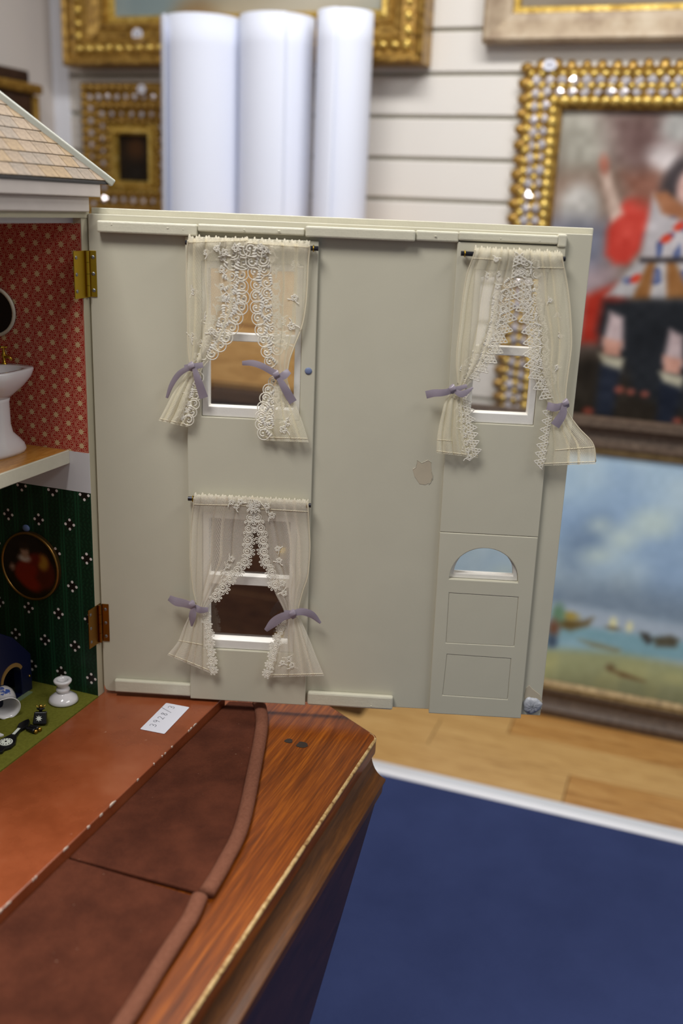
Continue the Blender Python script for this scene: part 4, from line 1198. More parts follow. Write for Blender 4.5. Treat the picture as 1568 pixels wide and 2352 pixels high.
def picot(lc, L, nn, R):
    """pointed edging: triangle of little rings"""
    for j, row in enumerate((3, 2, 1)):
        for k in range(row):
            cx = (k - (row - 1) / 2) * R * 0.52
            cy = -R * 0.35 + j * R * 0.46
            lc.th(arcpts(L, cx, cy, R * 0.25, R * 0.23, 0, 6.283, 7, nn), 0.00052)
    for sx in (-1, 1):
        a, b = L(sx * R * 0.85, -R * 0.62), L(0, R * 0.92)
        lc.th([PAN(a[0] + (b[0] - a[0]) * k / 3, nn, a[1] + (b[1] - a[1]) * k / 3) for k in range(4)], 0.0005)
def scroll(lc, L, nn, R, flip=1, r=0.00085):
    """C-scroll with fingers, heavy thread"""
    q = []
    for k in range(18):
        a = -2.2 + 5.6 * k / 17
        rr = R * (0.95 - 0.72 * k / 17)
        p = L(flip * rr * math.cos(a), rr * math.sin(a)); q.append(PAN(p[0], nn, p[1]))
    lc.th(q, r)
    for f in range(4):
        q = []
        for k in range(6):
            t = k / 5
            p = L(flip * R * (-0.95 + 0.42 * f + 0.3 * t * t), -R * 0.45 - R * (1.0 - 0.15 * f) * t * (1 - 0.2 * t)); q.append(PAN(p[0], nn, p[1]))
        lc.mb.tube(q, [r * w_ for w_ in (0.7, 1.5, 2.0, 1.9, 1.4, 0.5)], 4, cap=False, flat=0.2, nrm=PAN.v)
    lc.mb.tube(arcpts(L, R * 0.1 * flip, 0, R * 0.05, R * 0.05, 0, 5.5, 6, nn), r * 1.6, 4, cap=False, flat=0.2, nrm=PAN.v)
    lc.th(arcpts(L, 0, -R * 0.1, R * 1.02, R * 1.05, -0.4, 3.5, 16, nn), r * 0.75)
def sprig(lc, L, nn, R, r=0.00078):
    """small flower of rings with two leaves"""
    for k in range(5):
        a = 6.283 * k / 5
        lc.th(arcpts(L, R * 0.55 * math.cos(a), R * 0.55 * math.sin(a), R * 0.28, R * 0.24, 0, 6.283, 7, nn), r)
    for sx in (-1, 1):
        q = []
        for k in range(5):
            t = k / 4
            p = L(sx * R * (0.3 + 1.2 * t), -R * (0.5 + 0.9 * t - 0.5 * t * t)); q.append(PAN(p[0], nn, p[1]))
        lc.th(q, r)

def edge_motifs(C, lc, side, t0, t1, spacing, inset, fn, R, jit=0.0, seed=0, off=0.0006, **kw):
    """walk down an edge placing motifs whose free side points outwards"""
    rs = np.random.RandomState(seed)
    ue = 1.0 if side > 0 else 0.0
    N = 160
    pts = [C.at(ue, t0 + (t1 - t0) * i / (N - 1)) for i in range(N)]
    acc, nxt = 0.0, spacing * 0.3
    cnt = 0
    for i in range(1, N):
        d = math.hypot(pts[i][0] - pts[i - 1][0], pts[i][2] - pts[i - 1][2])
        acc += d
        if acc >= nxt:
            nxt += spacing
            tx, tz = pts[min(i + 3, N - 1)][0] - pts[max(i - 3, 0)][0], pts[min(i + 3, N - 1)][2] - pts[max(i - 3, 0)][2]
            o = np.array([-tz, tx]) * side
            o /= np.linalg.norm(o) + 1e-9
            c = np.array([pts[i][0], pts[i][2]]) - o * inset
            a = rs.uniform(-jit, jit)
            o = np.array([o[0] * math.cos(a) - o[1] * math.sin(a), o[0] * math.sin(a) + o[1] * math.cos(a)])
            if fn is scroll: kw['flip'] = 1 if cnt % 2 else -1
            fn(lc, local2(c, o), C.front(t0 + (t1 - t0) * i / (N - 1)) + off, R * rs.uniform(0.9, 1.08), **kw)
            cnt += 1

def field(C, lc, spots, fn, R, seed=0, **kw):
    rs = np.random.RandomState(seed)
    for u, t in spots:
        a, n, z = C.at(u, t)
        th = rs.uniform(0, 6.28)
        fn(lc, local2((a, z), (math.cos(th), math.sin(th))), max(n, C.front(t)) + 0.0008, R * rs.uniform(0.85, 1.15), **kw)

def hem(C, u, t0, t1, r, parent, name='hem_cord', n=60):
    r *= 0.72
    return MB().tube(C.line(u, t0, t1, n), r, 6).build(name, M['cord'], parent, smooth=True)
def hem_across(C, t, r, parent, u0=0.0, u1=1.0, n=110, name='hem_cord'):
    if t < .03: return gather(C, r, parent)
    r *= 0.62
    return MB().tube([C.world(u0 + (u1 - u0) * i / (n - 1), t, 0.0003) for i in range(n)], r, 6).build(name, M['cord'], parent, smooth=True)

def gather(C, r, parent):
    """cloth bunched round the rod: a crumpled sleeve with a ruffled upper lip"""
    rs = np.random.RandomState(int(r * 1e6) + C.folds_seed)
    R0, R1 = C.rod
    nS, nA = 150, 18
    ks = rs.uniform(0.75, 1.3, 3)
    V, U = [], []
    for i in range(nS):
        f = i / (nS - 1)
        a = C.at(0.0, .045)[0] + (C.at(1.0, .045)[0] - C.at(0.0, .045)[0]) * f
        zr = R0[1] + (R1[1] - R0[1]) * (a - R0[0]) / (R1[0] - R0[0])
        bump = 0.5 + 0.5 * math.sin(2 * math.pi * f * C.gathers * ks[0] + rs.uniform(-.15, .15)) * math.sin(2 * math.pi * f * C.gathers * 0.37 * ks[1] + 1)
        for k in range(nA):
            t = 2 * math.pi * k / nA
            lip = max(0.0, math.sin(t)) ** 2
            rad = 0.0033 + 0.0019 * bump + lip * (0.0012 + 0.0030 * bump * (r / 0.0014)) + 0.0004 * math.sin(5 * t + 40 * f)
            V.append(PAN(a, 0.013 + rad * math.cos(t) * 0.85, zr + rad * math.sin(t)))
            U.append((f * 0.2, k / nA * 0.03))
    Fc = [(i * nA + k, i * nA + (k + 1) % nA, (i + 1) * nA + (k + 1) % nA, (i + 1) * nA + k) for i in range(nS - 1) for k in range(nA)]
    mk('gathered_heading', V, Fc, M['net_gather'], parent, smooth=True, uvs=U)

def ribbon(parent, pieces, knot):
    """satin tie: wrap, tails, knot; each tail a curved strip (px path, widths, standoffs)"""
    kx, ky, kr, kn = knot
    a = PS(kx, ky, kn)
    tie = MB().ball(PAN, (a[0], kn, a[1]), (kr * 0.6, kr * 0.4, kr * 0.6), 12, 8)
    t = tie.build('ribbon_tie', M['ribbon'], parent, smooth=True)
    pieces = pieces + [([(kx - 4, ky - 9), (kx - 1, ky - 5), (kx + 1, ky + 3), (kx + 4, ky + 9)], [11, 14, 14, 10], [kn - .0012, kn + .0016, kn + .0018, kn - .0012])]
    for path, wid, ns in pieces:
        n = 22
        P = smooth_path([(p[0], p[1], w, q) for p, w, q in zip(path, wid, ns)], n)
        V = []
        for i in range(n):
            a0 = P[max(i - 1, 0)]; a1 = P[min(i + 1, n - 1)]
            tx, ty = a1[0] - a0[0], a1[1] - a0[1]
            L = math.hypot(tx, ty) + 1e-9
            nx, ny = -ty / L, tx / L
            for k in range(5):
                f = (k / 4 - 0.5)
                s, z = PS(P[i][0] + nx * P[i][2] * f, P[i][1] + ny * P[i][2] * f, P[i][3])
                V.append(PAN(s, P[i][3] + 0.0006 * (0.25 - f * f) * 2 + 0.0005 * f * math.sin(i * 0.35), z))
        Fc = [(i * 5 + k, i * 5 + k + 1, (i + 1) * 5 + k + 1, (i + 1) * 5 + k) for i in range(n - 1) for k in range(4)]
        mk('ribbon_tail', V, Fc, M['ribbon'], t, smooth=False, solid=0.0003)
    return t

def new_curtain(label, C, mat='net'):
    p = C.world(0.5, 1.0)
    top = C.world(0.5, 0.0)
    e = empty('lace_curtain', (top[0], top[1], p[2]), label, 'curtain', 'lace curtains of the dolls house')
    C.sheet('net_cloth', M[mat], e)
    return e

# 1 upper window, hinge side
C = Curtain([(432, 548, 566, 546, .0170, .0045), (430, 566, 570, 562, .0150, .0050), (429, 600, 566, 606, .0110, .0060), (428, 640, 562, 650, .0100, .0065),
             (430, 690, 566, 694, .0100, .0065), (431, 740, 545, 742, .0100, .0065), (432, 790, 520, 788, .0100, .0060), (435, 828, 482, 828, .0105, .0045),
             (437, 846, 464, 850, .0110, .0030), (420, 868, 462, 878, .0110, .0040), (396, 905, 456, 918, .0110, .0060), (378, 940, 448, 950, .0110, .0080), (364, 966, 432, 982, .0115, .0085)], 4.2, 1, lace=1)
e = new_curtain('ivory scroll-lace curtain, hinge-side half of the upper window by the hinges, tied in mauve', C)
lc = Lace()
edge_motifs(C, lc, 1, .10, .56, .0125, .0035, scroll, .0078, .5, 2)
edge_motifs(C, lc, 1, .12, .54, .0115, .0150, scroll, .0066, 1.2, 3)
edge_motifs(C, lc, 1, .14, .50, .0130, .0260, sprig, .0046, 1.5, 4)
edge_motifs(C, lc, 1, .70, .98, .0105, .0035, scroll, .0062, .6, 5)
edge_motifs(C, lc, 1, .72, .98, .0100, .0120, sprig, .0045, 1.5, 6)
field(C, lc, [(.18, .47), (.32, .5), (.16, .30), (.45, .10), (.62, .12), (.8, .10), (.3, .12), (.4, .56), (.5, .45), (.35, .40)], sprig, .0048, 7)
lc.mb.build('lace_edging', M['lace'], e, smooth=True)['kind'] = 'stuff'
hem(C, 0.0, .02, .66, .0010, e); hem_across(C, .045, .0006, e); hem_across(C, .012, .0013, e); hem_across(C, .985, .0007, e)
ribbon(e, [([(437, 843), (412, 858), (394, 884), (383, 914)], [11, 13, 11, 6], [.021, .019, .016, .013]), ([(446, 846), (455, 874), (468, 914)], [10, 17, 20], [.021, .020, .016]),
           ([(424, 846), (445, 842), (466, 838)], [16, 15, 12], [.017, .0195, .015])], (439, 842, .0052, .020))

# 2 upper window, far side
C = Curtain([(560, 550, 710, 562, .0170, .0045), (566, 566, 711, 574, .0150, .0050), (572, 600, 708, 606, .0115, .0065), (582, 650, 706, 656, .0105, .0065), (582, 700, 702, 704, .0105, .0065),
             (590, 745, 694, 748, .0105, .0060), (602, 790, 676, 795, .0105, .0055), (612, 828, 664, 830, .0105, .0045), (628, 862, 660, 866, .0110, .0030),
             (612, 890, 664, 886, .0115, .0045), (600, 925, 676, 920, .0115, .0070), (592, 968, 694, 968, .0115, .0080), (604, 1012, 709, 1016, .0115, .0085)], 4.0, 5, lace=-1)
e = new_curtain('ivory scroll-lace curtain, door-side half of the upper window by the hinges, ribbon across the glass', C)
lc = Lace()
edge_motifs(C, lc, -1, .08, .60, .0125, .0030, scroll, .0070, .5, 12)
edge_motifs(C, lc, -1, .10, .58, .0110, .0150, scroll, .0064, 1.2, 13)
edge_motifs(C, lc, -1, .10, .56, .0120, .0250, sprig, .0046, 1.5, 14)
edge_motifs(C, lc, -1, .68, .99, .0110, .0030, scroll, .0066, .6, 15)
edge_motifs(C, lc, -1, .70, .97, .0105, .0130, scroll, .0058, 1.6, 16)
field(C, lc, [(.78, .17), (.72, .30), (.6, .40), (.72, .42), (.3, .10), (.2, .08), (.7, .92), (.6, .85), (.5, .95)], sprig, .0052, 17)
lc.mb.build('lace_edging', M['lace'], e, smooth=True)['kind'] = 'stuff'
hem(C, 1.0, .02, .66, .0011, e); hem_across(C, .05, .0006, e); hem_across(C, .012, .0014, e); hem_across(C, .985, .0007, e)
ribbon(e, [([(632, 858), (604, 842), (580, 834), (556, 834)], [15, 15, 14, 10], [.021, .021, .019, .017]), ([(640, 868), (655, 894), (673, 924)], [11, 18, 19], [.022, .021, .018]),
           ([(640, 868), (652, 862), (664, 852)], [13, 18, 14], [.0195, .019, .015])], (634, 861, .0056, .0205))

# 3 lower window, hinge side
C = Curtain([(446, 1138, 586, 1142, .0160, .0028), (444, 1160, 584, 1164, .0150, .0035), (440, 1200, 576, 1206, .0110, .0050), (438, 1240, 572, 1246, .0100, .0050), (437, 1280, 568, 1286, .0100, .0050),
             (440, 1320, 540, 1320, .0100, .0050), (444, 1355, 510, 1356, .0100, .0045), (450, 1392, 478, 1394, .0105, .0025), (436, 1412, 476, 1416, .0105, .0035),
             (422, 1440, 484, 1448, .0110, .0055), (408, 1474, 488, 1490, .0110, .0070), (384, 1504, 496, 1552, .0115, .0080)], 5.0, 21, lace=1)
e = new_curtain('ivory net curtain edged with round flower lace, hinge-side half of the lower window', C, 'net_fine')
lc = Lace()
edge_motifs(C, lc, 1, .06, .62, .0145, .0020, medallion, .0076, .12, 22)
edge_motifs(C, lc, 1, .68, .99, .0120, .0030, medallion, .0062, .3, 23)
field(C, lc, [(.74, .36), (.70, .40), (.66, .44), (.62, .06), (.7, .09), (.78, .05)], sprig, .0042, 24, r=.0007)
lc.mb.build('lace_edging', M['lace'], e, smooth=True)['kind'] = 'stuff'
hem(C, 0.0, .02, .62, .0008, e); hem_across(C, .085, .0006, e); hem_across(C, .01, .0008, e); hem_across(C, .90, .0007, e, 0, .7); hem_across(C, .99, .0007, e)
ribbon(e, [([(444, 1393), (424, 1386), (405, 1382), (388, 1373)], [15, 18, 19, 13], [.019, .018, .016, .014]), ([(444, 1396), (442, 1416), (440, 1438)], [10, 17, 4], [.020, .019, .016]),
           ([(446, 1394), (460, 1401), (478, 1400)], [13, 15, 10], [.0185, .0185, .014])], (441, 1390, .0052, .0195))

# 4 lower window, far side
C = Curtain([(576, 1142, 707, 1150, .0160, .0028), (578, 1164, 708, 1172, .0150, .0035), (592, 1206, 710, 1210, .0110, .0050), (600, 1245, 712, 1252, .0100, .0055), (604, 1285, 710, 1292, .0100, .0055),
             (622, 1320, 706, 1326, .0100, .0055), (630, 1358, 694, 1362, .0100, .0045), (652, 1404, 684, 1408, .0105, .0028), (648, 1424, 692, 1426, .0110, .0040),
             (634, 1460, 708, 1462, .0110, .0065), (622, 1505, 726, 1508, .0115, .0075), (606, 1556, 744, 1552, .0115, .0080)], 4.6, 31, lace=-1)
e = new_curtain('ivory net curtain edged with round flower lace, door-side half of the lower window', C, 'net_fine')
lc = Lace()
edge_motifs(C, lc, -1, .06, .52, .0145, .0030, medallion, .0074, .12, 32)
edge_motifs(C, lc, -1, .68, .99, .0125, .0030, medallion, .0062, .3, 33)
field(C, lc, [(.12, .06), (.25, .08), (.35, .13), (.30, .30), (.36, .36), (.28, .50), (.35, .55), (.4, .92), (.5, .95), (.28, .94)], sprig, .0044, 34, r=.0007)
lc.mb.build('lace_edging', M['lace'], e, smooth=True)['kind'] = 'stuff'
hem(C, 1.0, .02, .62, .0009, e); hem_across(C, .10, .0006, e); hem_across(C, .01, .0008, e); hem_across(C, .99, .0007, e)
ribbon(e, [([(670, 1411), (648, 1417), (628, 1430), (610, 1448)], [15, 19, 20, 9], [.020, .020, .018, .016]), ([(676, 1408), (694, 1405), (716, 1412), (736, 1431)], [14, 16, 16, 5], [.020, .019, .017, .014]),
           ([(652, 1408), (668, 1409), (686, 1406)], [13, 14, 12], [.016, .0185, .015])], (672, 1411, .0050, .0200))

# 5 window over the door, hinge side
C = Curtain([(1092, 568, 1194, 574, .0165, .0035), (1086, 590, 1194, 596, .0155, .0042), (1072, 630, 1186, 640, .0115, .0060), (1062, 690, 1176, 690, .0105, .0060), (1056, 745, 1170, 742, .0105, .0060),
             (1050, 795, 1150, 790, .0105, .0060), (1048, 840, 1122, 838, .0105, .0050), (1050, 890, 1070, 890, .0110, .0025), (1026, 912, 1070, 908, .0115, .0045),
             (1014, 950, 1078, 950, .0120, .0070), (1004, 1000, 1086, 1004, .0120, .0080), (1002, 1040, 1098, 1052, .0120, .0080)], 4.8, 41, lace=1)
e = new_curtain('cream net curtain with pointed lace edging, hinge-side half of the window above the door', C)
lc = Lace()
edge_motifs(C, lc, 1, .06, .62, .0125, .0015, picot, .0086, .1, 42)
edge_motifs(C, lc, 1, .20, .62, .0085, .0085, scroll, .0044, 1.0, 43, r=.0006)
edge_motifs(C, lc, 1, .25, .60, .0110, .0170, scroll, .0048, 1.6, 44, r=.0006)
edge_motifs(C, lc, 1, .68, .99, .0095, .0010, picot, .0076, .2, 45)
edge_motifs(C, lc, 1, .72, .99, .0085, .0095, sprig, .0042, 1.0, 46, r=.0006)
field(C, lc, [(.62, .17), (.66, .22), (.45, .18), (.55, .28), (.5, .1)], sprig, .0034, 47, r=.0006)
lc.mb.build('lace_edging', M['lace'], e, smooth=True)['kind'] = 'stuff'
hem(C, 0.0, .02, .62, .0008, e); hem_across(C, .10, .0006, e, 0, .6); hem_across(C, .012, .0015, e); hem_across(C, .93, .0006, e, 0, .4); hem_across(C, .99, .0007, e)
ribbon(e, [([(1036, 898), (1016, 902), (996, 903), (978, 907)], [13, 16, 17, 18], [.020, .019, .017, .015]), ([(1044, 898), (1058, 905), (1070, 901), (1086, 890)], [9, 15, 13, 3], [.021, .021, .020, .018]),
           ([(1028, 898), (1042, 896), (1072, 886)], [13, 14, 8], [.017, .0195, .015])], (1039, 894, .0056, .0205))

# 6 window over the door, outer side
C = Curtain([(1190, 574, 1290, 580, .0165, .0035), (1190, 596, 1292, 600, .0155, .0042), (1194, 640, 1300, 640, .0115, .0055), (1192, 690, 1307, 690, .0110, .0055), (1206, 740, 1311, 745, .0110, .0055),
             (1214, 790, 1312, 795, .0110, .0050), (1216, 840, 1306, 845, .0110, .0050), (1234, 885, 1300, 890, .0110, .0040), (1258, 926, 1299, 926, .0115, .0025),
             (1257, 952, 1304, 948, .0120, .0040), (1250, 990, 1330, 984, .0125, .0055), (1242, 1030, 1362, 1020, .0130, .0055), (1236, 1070, 1368, 1066, .0135, .0050)], 4.4, 51, lace=-1)
e = new_curtain('cream net curtain with pointed lace edging, outer half overhanging the free edge of the panel', C)
lc = Lace()
edge_motifs(C, lc, -1, .06, .64, .0128, .0015, picot, .0088, .1, 52)
edge_motifs(C, lc, -1, .10, .64, .0085, .0085, scroll, .0042, 1.0, 53, r=.0006)
edge_motifs(C, lc, -1, .10, .62, .0105, .0170, scroll, .0050, 1.6, 54, r=.0006)
edge_motifs(C, lc, -1, .72, .99, .0095, .0010, picot, .0076, .2, 55)
field(C, lc, [(.62, .25), (.7, .38), (.66, .5), (.75, .3)], sprig, .0030, 56, r=.0006)
lc.mb.build('lace_edging', M['lace'], e, smooth=True)['kind'] = 'stuff'
hem(C, 1.0, .02, .99, .0008, e); hem_across(C, .12, .0006, e, .45, 1); hem_across(C, .012, .0015, e); hem_across(C, .93, .0007, e, .3, 1); hem_across(C, .99, .0007, e)
ribbon(e, [([(1296, 930), (1291, 952), (1274, 978)], [11, 19, 22], [.0215, .021, .019]), ([(1256, 932), (1276, 936), (1298, 928)], [18, 18, 10], [.0165, .020, .0195])], (1299, 927, .0044, .0205))

# ------------------------------------------------------------------ brown felt mats on the table
fm = Mat('brown_flock', col(92, 50, 34), 0.92, spec=0.15)
v = fm.coord('Object'); n1 = fm.noise(v, 18, 5, 0.65); n2 = fm.noise(v, 420, 3)
n3 = fm.noise(v, 260, 2, 0.5)
fm.base(fm.mix(n3.step(0.76, 0.80) * 0.7, fm.mix(n1.step(0.3, 0.7) * 0.6 + n2 * 0.4, col(56, 25, 14), col(92, 48, 31)), col(150, 120, 100))); fm.bump(n2, 0.6, 0.0015)
rimm = Mat('brown_flock_rim', col(112, 70, 54), 0.9, spec=0.15)
v = rimm.coord('Object'); n2 = rimm.noise(v, 300, 3); rimm.base(rimm.mix(n2, col(98, 58, 42), col(128, 83, 64))); rimm.bump(n2, 0.5, 0.0015)
ZM = ZTAB + 0.0045
arc = [(-0.4665, 1.0560), (-0.4560, 1.040), (-0.4352, 0.9978), (-0.4010, 0.9010), (-0.3695, 0.8040), (-0.3588, 0.7425), (-0.3536, 0.6893), (-0.3483, 0.6085), (-0.3428, 0.5390), (-0.340, 0.44), (-0.343, 0.34)]
A = np.array(smooth_path(arc, 121))
ysplit = 0.6895
def felt(label, pts, y0, y1):
    RIM = 0.0086
    t = empty('felt_mat', (-0.42, (y0 + y1) / 2, ZTAB), label, 'mat', 'brown felt mats in front of the dolls house')
    inner = []
    for i, p in enumerate(pts):
        d = pts[min(i + 1, len(pts) - 1)] - pts[max(i - 1, 0)]; d /= np.linalg.norm(d)
        inner.append(p + np.array([d[1], -d[0]]) * RIM if d[1] < 0 else p - np.array([RIM, 0]))
    inner = [np.array((min(q[0], p[0] - RIM * 0.7), q[1])) for q, p in zip(inner, pts)]
    poly = [(-0.5098, y1)] + [tuple(p) for p in inner] + [(-0.5098, y0)]
    plate(FT, poly, [], ZTAB + 0.0002, ZM, 'felt_board', fm.m, t, 0.0012)
    MB().tube([(p[0], p[1], ZTAB + 0.0052) for p in inner], RIM * 0.92, 14, flat=0.72, nrm=(0, 0, 1)).build('padded_rim', rimm.m, t, smooth=True)
p1 = [p for p in A if p[1] > ysplit + 0.002]
p2 = [p for p in A if p[1] <= ysplit + 0.001]
p2 = [np.array((p[0] - 0.004 * max(0, 1 - (ysplit - p[1]) / 0.03), p[1])) for p in p2]
felt('brown felt mat with padded rim, the piece reaching under the open panel', p1, ysplit + 0.0012, 1.040)
felt('brown felt mat with padded rim, the piece nearest the camera', p2, 0.34, ysplit - 0.0012)

# ------------------------------------------------------------------ lot label with handwriting
cn = [on_z(*q, ZB + 0.0004) for q in ((381.6, 1615), (436.7, 1625.8), (378, 1685.5), (321.4, 1675))]
o_ = cn[3]; ex = cn[0] - cn[3]; ey = cn[3] - cn[2]
W_, H_ = np.linalg.norm(ex), np.linalg.norm(ey); ex = ex / W_; ey = ey / H_
ey = ey - ex * (ex @ ey); ey /= np.linalg.norm(ey)
base = o_ - ey * H_
FLb = Frame(base, ex, (0, 0, 1), ey)
rr = 0.0016
pts = []
for cx, cy, a0 in ((W_ - rr, rr, -90), (W_ - rr, H_ - rr, 0), (rr, H_ - rr, 90), (rr, rr, 180)):
    pts += [(cx + rr * math.cos(math.radians(a0 + k * 22.5)), cy + rr * math.sin(math.radians(a0 + k * 22.5))) for k in range(5)]
lab = plate(FLb, pts, [], 0.0, 0.0004, 'paper_label', simple('label_paper', col(222, 222, 232), 0.6))
tag(lab, 'white paper lot label handwritten 3928/3 on the terracotta base', 'label')
dig = {'3': [[(0.1, .9), (.5, 1), (.8, .8), (.6, .55), (.35, .5), (.7, .42), (.85, .2), (.5, 0), (.1, .1)]],
       '9': [[(.8, .75), (.5, 1), (.15, .8), (.3, .52), (.65, .55), (.8, .8), (.75, .4), (.6, 0)]],
       '2': [[(.1, .8), (.4, 1), (.75, .8), (.6, .5), (.15, .05), (.5, .1), (.9, .02)]],
       '8': [[(.75, .85), (.4, 1), (.2, .78), (.5, .55), (.8, .25), (.45, 0), (.15, .2), (.45, .52), (.8, .9)]],
       '/': [[(.0, -.25), (.9, 1.25)]]}
ink = simple('pencil_ink', col(84, 84, 96), 0.6)
x = W_ * 0.14
for i, ch_ in enumerate('3928/3'):
    w_ = 0.0062; h_ = 0.0082 + (0.0025 if ch_ == '/' else 0)
    y0 = H_ * 0.54 + 0.0006 * math.sin(i * 2.1)
    mb = MB()
    for st_ in dig[ch_]:
        P = smooth_path([(p[0] * w_, p[1] * h_) for p in st_], 22) if len(st_) > 2 else [np.array((p[0] * w_, p[1] * h_)) for p in st_]
        mb.tube([FLb(x + p[0] + 0.12 * p[1], 0.0005, y0 + p[1]) for p in P], 0.00032, 4, flat=0.5, nrm=(0, 0, 1))
    mb.build('handwritten_character', ink, lab)
    x += 0.0098 if ch_ != '/' else 0.0085

# ------------------------------------------------------------------ things in the dolls' house
ZF = ZB + 0.0018
# white candle holder
o = MB().lathe([(0.0005, 0.0), (0.0168, 0.0004), (0.0182, 0.0022), (0.0166, 0.0062), (0.0120, 0.0098), (0.0088, 0.0118), (0.0064, 0.0130), (0.0080, 0.0150), (0.0086, 0.0170), (0.0076, 0.0192), (0.0062, 0.0206), (0.0082, 0.0238), (0.0106, 0.0266), (0.0112, 0.0290), (0.0100, 0.0302), (0.0060, 0.0300), (0.0052, 0.0270), (0.0048, 0.0230), (0.0003, 0.0228)],
              WORLD, (-0.6838, 0.9305, ZF), 32).build('candle_holder', M['porcelain'], smooth=True)
tag(o, 'small white porcelain candle holder on the olive carpet by the green wall', 'candle holder')
# black flask with gold neck and white star
fx, fy = -0.6735, 0.8690
fk = empty('toy_flask', (fx, fy, ZF), 'tiny black flask with gold top and white star on the carpet', 'ornament')
FK = Frame((fx, fy, ZF), (math.cos(0.45), math.sin(0.45), 0), (math.sin(0.45) * .94, -math.cos(0.45) * .94, .34), (-math.sin(0.45) * .34, math.cos(0.45) * .34, .94))
MB().prism([FK(x, -0.004, z) for x, z in ((-.0082, .002), (.0082, .002), (.0074, .0165), (-.0062, .0165))], [FK(x, 0.004, z) for x, z in ((-.0082, .002), (.0082, .002), (.0074, .0165), (-.0062, .0165))]).build('flask_body', M['black'], fk, bevel=0.001)
MB().lathe([(0.0016, 0.016), (0.0020, 0.018), (0.0048, 0.0195), (0.0050, 0.0205), (0.0018, 0.0208)], Frame(FK(0, 0, 0), FK.u, FK.v, FK.w), (0.0005, 0, 0), 14).build('neck', M['black'], fk, smooth=True)
MB().lathe([(0.0016, 0.0205), (0.0022, 0.0225), (0.0018, 0.0245), (0.0006, 0.025)], Frame(FK(0, 0, 0), FK.u, FK.v, FK.w), (0.0005, 0, 0), 12).build('gold_stopper', M['gold_toy'], fk, smooth=True)
for sx in (-1, 1):
    MB().tube([FK(0.0005 + sx * 0.002, 0, 0.0218), FK(0.0005 + sx * 0.004, 0, 0.0222), FK(0.0005 + sx * 0.0052, 0, 0.0245)], 0.0005, 6).build('gold_arm', M['gold_toy'], fk, smooth=True)
WH = simple('white_enamel', col(226, 230, 218), 0.4)
stv = []
for k in range(16):
    a = 2 * math.pi * k / 16; r_ = 0.0040 if k % 2 == 0 else 0.0019
    stv.append((r_ * math.cos(a) - 0.0006, 0.0090 + r_ * math.sin(a)))
MB().prism([FK(x, 0.0038, z) for x, z in stv], [FK(x, 0.0044, z) for x, z in stv]).build('white_star', WH, fk)
# banjo barometer lying on the carpet
bx, by = -0.6800, 0.8235
BR = empty('toy_barometer', (bx, by, ZF), 'black toy banjo barometer with white dial lying on the carpet', 'barometer')
pa = on_z(56, 1668, ZF); pb = on_z(14, 1712, ZF)
d = pa - pb; d = d / np.linalg.norm(d); sd = np.array((d[1], -d[0], 0))
FB = Frame(pb, sd, (0, 0, 1), d)
ol = [(-0.0022, 0.030), (-0.0046, 0.036), (-0.0062, 0.043), (-0.0030, 0.052), (0.0, 0.056), (0.0034, 0.052), (0.0062, 0.043), (0.0046, 0.036), (0.0026, 0.030), (0.0040, 0.018), (0.0075, 0.010), (0.0105, 0.002), (0.0095, -0.007), (0.0050, -0.0125), (0.0052, -0.0185), (0.0, -0.0215), (-0.0052, -0.0185), (-0.0050, -0.0125), (-0.0095, -0.007), (-0.0105, 0.002), (-0.0075, 0.010), (-0.0036, 0.018)]
plate(FB, ol, [], 0.0, 0.0040, 'barometer_case', M['black'], BR, 0.0008)
dial = MB().lathe([(0.0076, 0.004), (0.0076, 0.0048), (0.0003, 0.0049)], Frame(pb, sd, d, (0, 0, 1)), seg=28).build('dial', WH, BR)
for k in range(12):
    a = 2 * math.pi * k / 12
    MB().box(Frame(pb + sd * 0.0058 * math.cos(a) + d * 0.0058 * math.sin(a) + np.array((0, 0, 0.0048)), sd, d, (0, 0, 1)), -0.0005, 0.0005, -0.0008, 0.0008, 0, 0.0002).build('dial_mark', M['black'], dial)
MB().lathe([(0.0012, 0.0048), (0.0010, 0.0056), (0.0002, 0.0058)], Frame(pb, sd, d, (0, 0, 1)), seg=10).build('dial_hub', M['black'], BR)
MB().box(Frame(pb, sd, d, (0, 0, 1)), -0.0016, 0.0016, 0.018, 0.032, 0.004, 0.0046).build('thermometer_plate', WH, BR)
# small black piece with gold ends
pc_ = on_z(76, 1679, ZF)
bn = empty('toy_binoculars', pc_, 'tiny black and gold binoculars lying beside the barometer', 'ornament')
for k, dy in enumerate((-0.0030, 0.0030)):
    dirv = np.array((math.cos(-0.15), math.sin(-0.15), 0)); sv = np.array((-dirv[1], dirv[0], 0))
    c0_ = pc_ + sv * dy + np.array((0, 0, 0.003))
    MB().lathe([(0.0022, -0.007), (0.0026, 0.0), (0.0030, 0.004), (0.0030, 0.006)], Frame(c0_, sv, (0, 0, 1), dirv), seg=14).build('barrel', M['black'], bn, smooth=True)
    MB().lathe([(0.0026, 0.006), (0.0024, 0.009), (0.0004, 0.0092)], Frame(c0_, sv, (0, 0, 1), dirv), seg=14).build('gold_end', M['gold_toy'], bn, smooth=True)
MB().box(Frame(pc_, (1, 0, 0), (0, 1, 0), (0, 0, 1)), -0.003, 0.002, -0.003, 0.003, 0.002, 0.0042).build('bridge', M['black'], bn)
